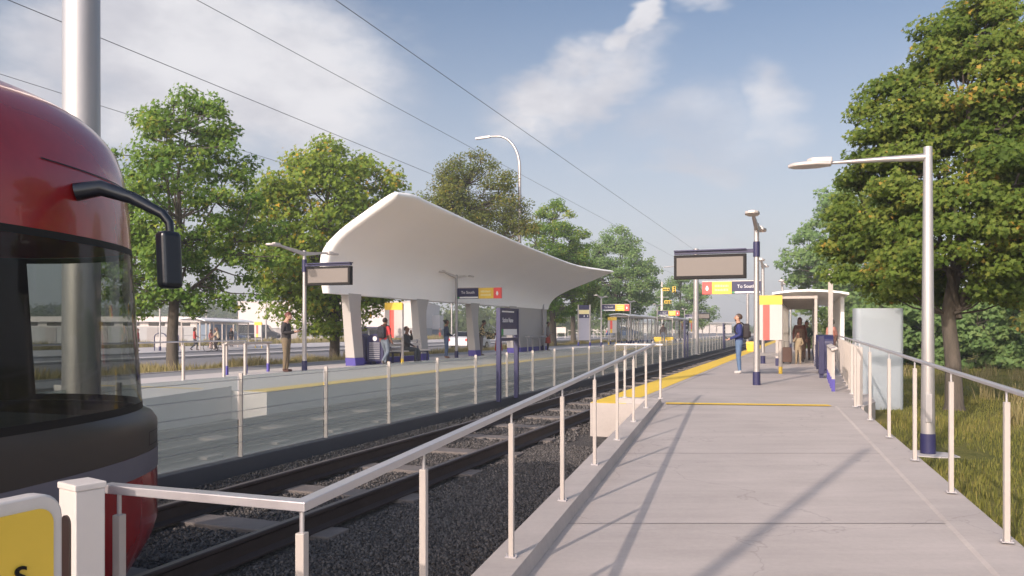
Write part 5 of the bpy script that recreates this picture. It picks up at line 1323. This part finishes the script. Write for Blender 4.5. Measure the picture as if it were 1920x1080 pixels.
# ================================================================ TREES
MAPLE = np.array([(0, -.02), (.10, .05), (.46, -.05), (.30, .22), (.52, .48), (.20, .48), (.0, .98), (-.20, .48), (-.52, .48), (-.30, .22), (-.46, -.05), (-.10, .05)], float)
RHOMB = np.array([(0, 0), (.34, .45), (0, 1.0), (-.34, .45)], float)
CLUMP = np.array([(0, 0), (.42, .25), (.30, .8), (-.12, 1.0), (-.45, .55)], float)
def leaves(name, C, D, size, shape, mat, parent, r, lv):
    """one small leaf-shaped face per row: C centres, D facing directions"""
    n = len(C); up = r.normal(size=(n, 3)); D = D / np.linalg.norm(D, axis=1)[:, None]
    t = np.cross(D, up); t /= np.linalg.norm(t, axis=1)[:, None]; b = np.cross(D, t)
    s = size * r.uniform(.65, 1.3, n)
    k = len(shape)
    bend = (np.abs(shape[:, 0]) * .35 - shape[:, 1] ** 2 * .18)
    P = C[:, None] + s[:, None, None] * (shape[None, :, 0, None] * t[:, None] + (shape[None, :, 1, None] - .4) * b[:, None] + bend[None, :, None] * D[:, None])
    return fast_mesh(name, P.reshape(-1, 3), np.arange(n * k).reshape(n, k), mat, lv, parent)
def tree(label, loc, H, fork, prof, mat, seed, nclu=150, per=90, leaf=.13, shape=RHOMB, tr=.2, limbs=7, off=(0, 0), bark='bark', name='tree', cat='tree', group='trees around the station', squash=.62, clr=.13, lump=.22, hollow=.35, pad=.205):
    """prof: list of (height fraction, crown radius in m). Limbs leave the trunk at and above the fork, twigs reach every leaf clump."""
    r = np.random.default_rng(seed); pr = random.Random(seed)
    root = thing(name, label, cat, loc, 0, group)
    hs, rs = [p[0] for p in prof], [p[1] for p in prof]
    ph = r.uniform(0, 6.28, 6)
    def rad(t, a):
        lum = 1 + lump * (.5 * np.sin(2 * a + ph[0] + 3 * t) + .5 * np.sin(3 * a + ph[1] - 5 * t) + .4 * np.sin(5 * a + ph[2] + 9 * t) + .3 * np.sin(11 * t + ph[3]))
        return np.interp(t, hs, rs) * lum
    wts = np.interp(np.linspace(0, 1, 60), hs, rs) + .05; wts[np.linspace(0, 1, 60) < hs[0]] = 0; wts /= wts.sum()
    CT = []
    rm = max(rs)
    tries = 0
    while len(CT) < nclu and tries < nclu * 30:
        tries += 1
        t = r.choice(60, p=wts) / 59 + r.uniform(-.008, .008); a = r.uniform(0, 2 * np.pi)
        q = (hollow + (1 - hollow) * r.random() ** .55)
        R_ = rad(t, a) * q
        p = np.array([off[0] * t + R_ * np.cos(a), off[1] * t + R_ * np.sin(a), t * H])
        if all(np.linalg.norm((p - c) * (1, 1, 1.3)) > rm * clr * 1.0 for c in CT[-90:]): CT.append(p)
    CT = np.array(CT)
    # wood
    m = MB()
    tp = [Vector((0, 0, -.12)), Vector((0, 0, .05)), Vector((pr.uniform(-.05, .05), pr.uniform(-.05, .05), fork * .5)), Vector((pr.uniform(-.08, .08), pr.uniform(-.08, .08), fork))]
    tops = [(off[0] * t_ + pr.uniform(-.25, .25) * rm * .3, off[1] * t_ + pr.uniform(-.25, .25) * rm * .3, H * t_) for t_ in (.5, .7, .86)]
    tp += [Vector(p) for p in tops]
    m.tube(tp, [tr * 1.45, tr * 1.12, tr * .95, tr * .85, tr * .5, tr * .28, tr * .08], 10)
    nodes = []
    for k in range(limbs):
        a = 2 * math.pi * (k + pr.uniform(-.3, .3)) / limbs; zs = fork * pr.uniform(.9, 1.15) + (H * .3 * (k % 3) / 3)
        te = min(.92, (.42 + .45 * pr.random())); Re = float(rad(te, a)) * .60
        s = Vector((off[0] * zs / H, off[1] * zs / H, zs)); e = Vector((off[0] * te + Re * math.cos(a), off[1] * te + Re * math.sin(a), te * H))
        if e.z < zs + .4: e.z = zs + .6
        c = s.lerp(e, .42) + Vector((math.cos(a), math.sin(a), .35)) * Re * .16 + Vector((pr.uniform(-.2, .2), pr.uniform(-.2, .2), pr.uniform(-.1, .2)))
        pts = [(s * (1 - q) ** 2 + c * 2 * q * (1 - q) + e * q * q) for q in [i / 7 for i in range(8)]]
        m.tube(pts, [tr * (1 - .7 * zs / H) * (.52 - .46 * (i / 7) ** .8) for i in range(8)], 7)
        nodes += [(np.array(p), tr * (.30 - .03 * i)) for i, p in enumerate(pts) if i > 1]
    nodes += [(np.array(p), tr * .3) for p in tp[3:]]
    NP = np.array([n_[0] for n_ in nodes])
    for c in CT:
        d = np.linalg.norm((NP - c) * (1, 1, 1.15), axis=1) + np.where(NP[:, 2] > c[2] + .3, rm * .6, 0)
        j = int(np.argmin(d)); s = Vector(NP[j]); e = Vector(c)
        md = s.lerp(e, .5) + Vector((pr.uniform(-.1, .1), pr.uniform(-.1, .1), -.06 * (e - s).length))
        r0 = max(.012, min(.045, tr * .16))
        m.tube([s, md, e], [r0, r0 * .7, r0 * .3], 5, False)
        for q in range(2):
            f = e + Vector((pr.uniform(-1.2, 1.2), pr.uniform(-1.2, 1.2), pr.uniform(-.6, .6))) * rm * .09
            m.tube([md.lerp(e, .6), f], [r0 * .5, r0 * .15], 4, False)
    m.build('trunk', M[bark], root, smooth=60)
    # foliage: flat-lying pads of leaves around the end of every twig
    n = len(CT); w = r.uniform(.55, 1.35, n); cnt = np.maximum(6, (per * w).astype(int)); idx = np.repeat(np.arange(n), cnt)
    cr_ = rm * pad * (w[idx] ** .5)
    g = r.normal(size=(len(idx), 3)); g /= np.maximum(1e-6, np.linalg.norm(g, axis=1))[:, None]; q = r.random(len(idx)) ** .45
    Lc = CT[idx] + g * (q * cr_)[:, None] * np.array([1.05, 1.05, squash])
    Lc[:, 2] -= .12 * cr_ * (np.hypot(g[:, 0], g[:, 1]) ** 2)
    D = np.stack([g[:, 0] * .7, g[:, 1] * .7, .32 + .3 * g[:, 2]], 1) + r.normal(size=(len(idx), 3)) * .42 + np.array(sd) * .62
    lv = np.clip(.45 + .13 * r.normal(size=n)[idx] + .22 * r.normal(size=len(idx)), 0, 1)
    leaves('crown', Lc, D, leaf, shape, mat, root, r, lv)
    return root
X = lambda x, Y: (x - 960) * Y / FPX
def topz(y, Y): return CAMZ - (y - 617) * Y / FPX
# left row
tree('slender bright green maple nearest the tram, its trunk in the grass strip', W(20.4, -19.35, -.22), 9.3, 2.5, [(.20, .8), (.27, 1.9), (.40, 2.75), (.55, 2.65), (.70, 2.2), (.83, 1.85), (.93, 1.35), (1.0, .4)], L_LIME, 11, 230, 120, .125, MAPLE, .18, 10, (.45, .0), lump=.34, pad=.175)
tree('broad yellow tinged maple between the first tree and the canopy', W(31.6, -20.5, -.25), 10.2, 3.0, [(.15, 1.1), (.22, 2.4), (.36, 3.6), (.55, 3.75), (.72, 3.3), (.86, 2.6), (.95, 1.6), (1.0, .4)], L_YEL, 23, 290, 115, .17, MAPLE, .22, 8, (-.3, 0), bark='bark_dark', lump=.26)
tree('olive and rust coloured round tree rising behind the canopy', W(46.9, -20.2, -.25), 12.6, 4.0, [(.40, 1.2), (.5, 2.9), (.65, 3.5), (.8, 3.0), (.92, 1.9), (1.0, .5)], L_OLIVE, 31, 240, 150, .14, RHOMB, .26, 8, bark='bark_dark', lump=.28)
tree('pointed green tree right of the curved street lamp', W(59.6, -18.7, -.25), 11.6, 3.2, [(.20, .9), (.3, 2.2), (.5, 2.9), (.68, 2.6), (.85, 1.6), (.95, .8), (1.0, .2)], L_LIME, 41, 190, 130, .17, RHOMB, .26, 7, lump=.22)
tree('deep green tree just right of the canopy tip', W(68.5, -19.6, -.25), 9.4, 3.0, [(.3, 1.4), (.45, 2.6), (.65, 2.5), (.85, 1.5), (1, .3)], L_MAPLE, 43, 100, 100, .2, RHOMB, .24, 7)
tree('large pale green tree above the nearer glass shelter', W(79.0, -18.0, -.25), 11.6, 2.8, [(.22, 1.6), (.35, 3.6), (.55, 4.0), (.75, 3.2), (.9, 1.9), (1.0, .5)], L_PALE, 51, 210, 130, .21, RHOMB, .28, 8)
tree('faded grey green tree behind the grey catenary pole', W(112, -16.6, -.25), 9.0, 2.4, [(.2, 2.0), (.35, 4.0), (.6, 4.2), (.8, 3.0), (1.0, .6)], L_PALE, 61, 150, 90, .25, RHOMB, .3, 8)
# right side
tree('big dark green maple filling the right side, its grey trunk in the grass', Vector((8.55, 15.4, -.22)), 7.75, 1.75, [(.27, 1.2), (.34, 1.85), (.46, 2.2), (.60, 2.1), (.72, 1.8), (.84, 1.4), (.93, .95), (1.0, .35)], L_MAPLE, 71, 330, 260, .088, MAPLE, .15, 11, (.42, 0), lump=.24, squash=.50, hollow=.42, clr=.15, pad=.20)
tree('paler green maple behind the big dark one, above the shelter roof', Vector((26.4, 62, -.3)), 13.2, 3.4, [(.18, 2.2), (.30, 4.4), (.5, 4.7), (.72, 3.7), (.9, 2.1), (1, .6)], L_PALE, 73, 190, 120, .27, MAPLE, .3, 8)
tree('leafy tree in the background at the right edge of the picture', Vector((19.8, 27, -.1)), 10.4, 3, [(.15, 2.2), (.4, 3.2), (.65, 3.2), (.85, 2.0), (1, .4)], L_OLIVE, 79, 140, 100, .2, RHOMB, .24, 7)
for i, (x, Y, H, Rr, mt_, lab) in enumerate([(1655, 36, 3.4, 2.0, L_PALE, 'bushy shrub just right of the equipment cabinet in the far grass'), (1735, 34, 3.8, 2.2, L_PALE, 'dark bushy shrub left of the big maple trunk'), (1845, 32, 3.2, 2.2, L_PALE, 'bushy shrub right behind the big maple trunk'), (1935, 30, 4.0, 2.3, L_PALE, 'dark bushy shrub at the right picture edge'), (1590, 52, 3.4, 2.6, L_FAR, 'low far shrub behind the railing end of the right platform')]):
    tree(lab, Vector((X(x, Y), Y, -.25)), H, .5, [(.02, Rr * .7), (.2, Rr), (.5, Rr * .95), (.8, Rr * .6), (1, .3)], mt_, 90 + i, 70, 90, .2, RHOMB, .09, 6, name='shrub', cat='shrub', group='shrubs behind the big maple', hollow=.2)

# ================================================================ GROUND COVER
def blades(name, label, mat, n, sampler, h0, h1, w, seed, lean=.45):
    r = np.random.default_rng(seed); P = sampler(r, n); n = len(P)
    a = r.uniform(0, 2 * np.pi, n); h = r.uniform(h0, h1, n) * P[:, 3]; ww = w * r.uniform(.6, 1.4, n)
    dx, dy = np.cos(a), np.sin(a); le = h * lean * r.uniform(.1, 1, n); b = r.uniform(0, 2 * np.pi, n); lx, ly = np.cos(b) * le, np.sin(b) * le
    base = P[:, :3]
    v0 = base + np.stack([dx * ww, dy * ww, -.02 + 0 * h], 1); v1 = base - np.stack([dx * ww, dy * ww, .02 + 0 * h], 1)
    v2 = base + np.stack([lx * .45 - dx * ww * .7, ly * .45 - dy * ww * .7, h * .6], 1); v3 = base + np.stack([lx, ly, h], 1); v4 = base + np.stack([lx * .45 + dx * ww * .7, ly * .45 + dy * ww * .7, h * .6], 1)
    V = np.stack([v0, v1, v2, v3, v4], 1).reshape(-1, 3)
    o = fast_mesh(name, V, np.arange(5 * n).reshape(n, 5), mat, np.clip(r.normal(.5, .22, n) * .7 + .3 * (P[:, 3] - .6), 0, 1))
    return tag(o, label, None, kind='stuff')
tv = np.vectorize(terrain)
def patch(u, v): return .55 + .5 * np.clip(.5 + .5 * np.sin(u * 1.3 + 1.7 * np.sin(v * .9)) + .4 * np.sin(v * 2.1 + u * .7), 0, 1.3)
def right_s(r, n):
    q = r.random(n) ** 1.9; u = 1.0 + q * 45; v = .45 + r.random(n) ** 1.3 * (5 + u * .55)
    x = u * TS + v * TC; y = u * TC - v * TS
    s = x * RS + y * RC; w_ = x * RC - y * RS
    k = ((w_ > 1.90) & (u < 14.3)) | ((v > 1.32) & (u >= 14.3))
    k &= ~((np.abs(x - 5.25) < .75) & (np.abs(y - 10.15) < .5)); u, v, x, y = u[k], v[k], x[k], y[k]
    return np.stack([x, y, tv(u, v), patch(u, v)], 1)
blades('grass', 'olive sunlit grass on the right of the ramp', L_GRASS, 210000, right_s, .045, .115, .0045, 5)
def tuft_s(r, n):
    m_ = 70; uu = r.uniform(4, 30, m_); vv = r.uniform(2.6, 10, m_); i = r.integers(0, m_, n)
    u = uu[i] + r.normal(0, .10, n); v = vv[i] + r.normal(0, .10, n)
    return np.stack([u * TS + v * TC, u * TC - v * TS, tv(u, v), np.full(n, 1.1)], 1)
blades('grass_tufts', 'taller tufts of yellowish grass on the right', L_STRAW, 3500, tuft_s, .2, .48, .007, 6, .5)
def left_s(r, n):
    u = -2 + r.random(n) ** 1.25 * 95; v = r.uniform(-22.4, -18.4, n)
    return np.stack([u * TS + v * TC, u * TC - v * TS, tv(u, v), patch(u, v)], 1)
blades('meadow_grass', 'tall straw coloured grass strip between the path and the road', L_STRAW, 70000, left_s, .22, .52, .009, 8)
def far_s(r, n):
    u = r.uniform(20, 120, n); v = r.uniform(-57.5, -53.2, n)
    return np.stack([u * TS + v * TC, u * TC - v * TS, np.full(n, -.45), patch(u, v)], 1)
blades('meadow_grass', 'straw coloured grass beyond the street', L_STRAW, 16000, far_s, .4, .9, .03, 9)

# ================================================================ FAR HILL AND WOODS
def hill():
    m = MB(); rows = []
    for j, Y in enumerate((210, 250, 300, 360, 430, 520)):
        row = []
        for k in range(40):
            x = -620 + 17 * k
            t = max(0, min(1, (-28 - x) / 70)); h = (-1.2, 2.0, 6.0, 9.5, 11.0, 8.0)[j] * t * (1 + .12 * hills_noise(x * 3, Y * 2)) - .5
            row.append((x, Y, h))
        rows.append(row)
    m.grid(rows); return structure(m.build('hill', M['grass'], smooth=80))
hill()
def wood(label, spec, mat, seed, leaf=.75):
    r = np.random.default_rng(seed); C, D, lv = [], [], []
    for (x, Y, base, h, R_, n, con) in spec:
        g = r.normal(size=(n, 3)); g /= np.linalg.norm(g, axis=1)[:, None]; q = r.random(n) ** .4
        t = (g[:, 2] * q + 1) / 2; rr = R_ * (1 - t * .9 if con else 1.0)
        C.append(np.stack([x + g[:, 0] * q * rr, Y + g[:, 1] * q * rr, base + t * h], 1)); D.append(g + r.normal(size=(n, 3)) * .4 + [0, 0, .35])
        lv.append(np.clip(r.normal(.5, .12) + .2 * r.normal(size=n), 0, 1))
    return tag(leaves('woodland', np.concatenate(C), np.concatenate(D), leaf, CLUMP, mat, None, r, np.concatenate(lv)), label, None, kind='stuff')
r_ = random.Random(17); sp = []
for k in range(190):
    x = r_.uniform(-330, -55); Y = r_.choice((235, 265, 300, 330, 365)) + r_.uniform(-12, 12); t = max(0, min(1, (-28 - x) / 70))
    hz = np.interp(Y, (210, 250, 300, 360, 430), (-1.2, 2.0, 6.0, 9.5, 11.0)) * t - 1
    sp.append((x, Y, hz, r_.uniform(4, 7), r_.uniform(3.5, 6.5), 90, False))
for k in range(12): sp.append((r_.uniform(-126, -98), 300 + r_.uniform(-10, 10), 5.5, r_.uniform(7, 10.5), 2.6, 110, True))
wood('hazy green woods on the hill behind the low building', sp, L_FAR, 3, 1.0)
sp = [(X(r_.uniform(640, 1140), Y), Y, -.6, r_.uniform(4.5, 9), r_.uniform(2.5, 5), 150, False) for Y in [r_.uniform(165, 215) for _ in range(70)]]
wood('hazy belt of trees seen between the canopy legs and over the road', sp, L_FAR, 4, .8)
sp = [(X(r_.uniform(1120, 1600), Y), Y, -.6, r_.uniform(2.5, 4.5), r_.uniform(3, 6), 80, False) for Y in [r_.uniform(330, 420) for _ in range(60)]]
sp += [(X(r_.uniform(1600, 2150), Y), Y, -.4, r_.uniform(5, 9), r_.uniform(3, 5), 190, False) for Y in [r_.uniform(70, 120) for _ in range(46)]]
wood('hazy low trees along the horizon on the right', sp, L_FAR, 5, .8)

# ================================================================ HAZE
def haze(density):
    m, t, N, L = nt('haze_air')
    out = node(t, 'ShaderNodeOutputMaterial'); v = node(t, 'ShaderNodeVolumePrincipled', inp={'Color': (.93, .94, .97, 1), 'Density': density, 'Anisotropy': .25}); L.new(v.outputs[0], out.inputs['Volume'])
    b = MB(); b.lohi((-700, -120, -2.2), (700, 620, 24)); o = b.build('haze', m); o['kind'] = 'stuff'; o['label'] = 'thin bluish air over the whole station'
HAZE = .0015
if HAZE: haze(HAZE)
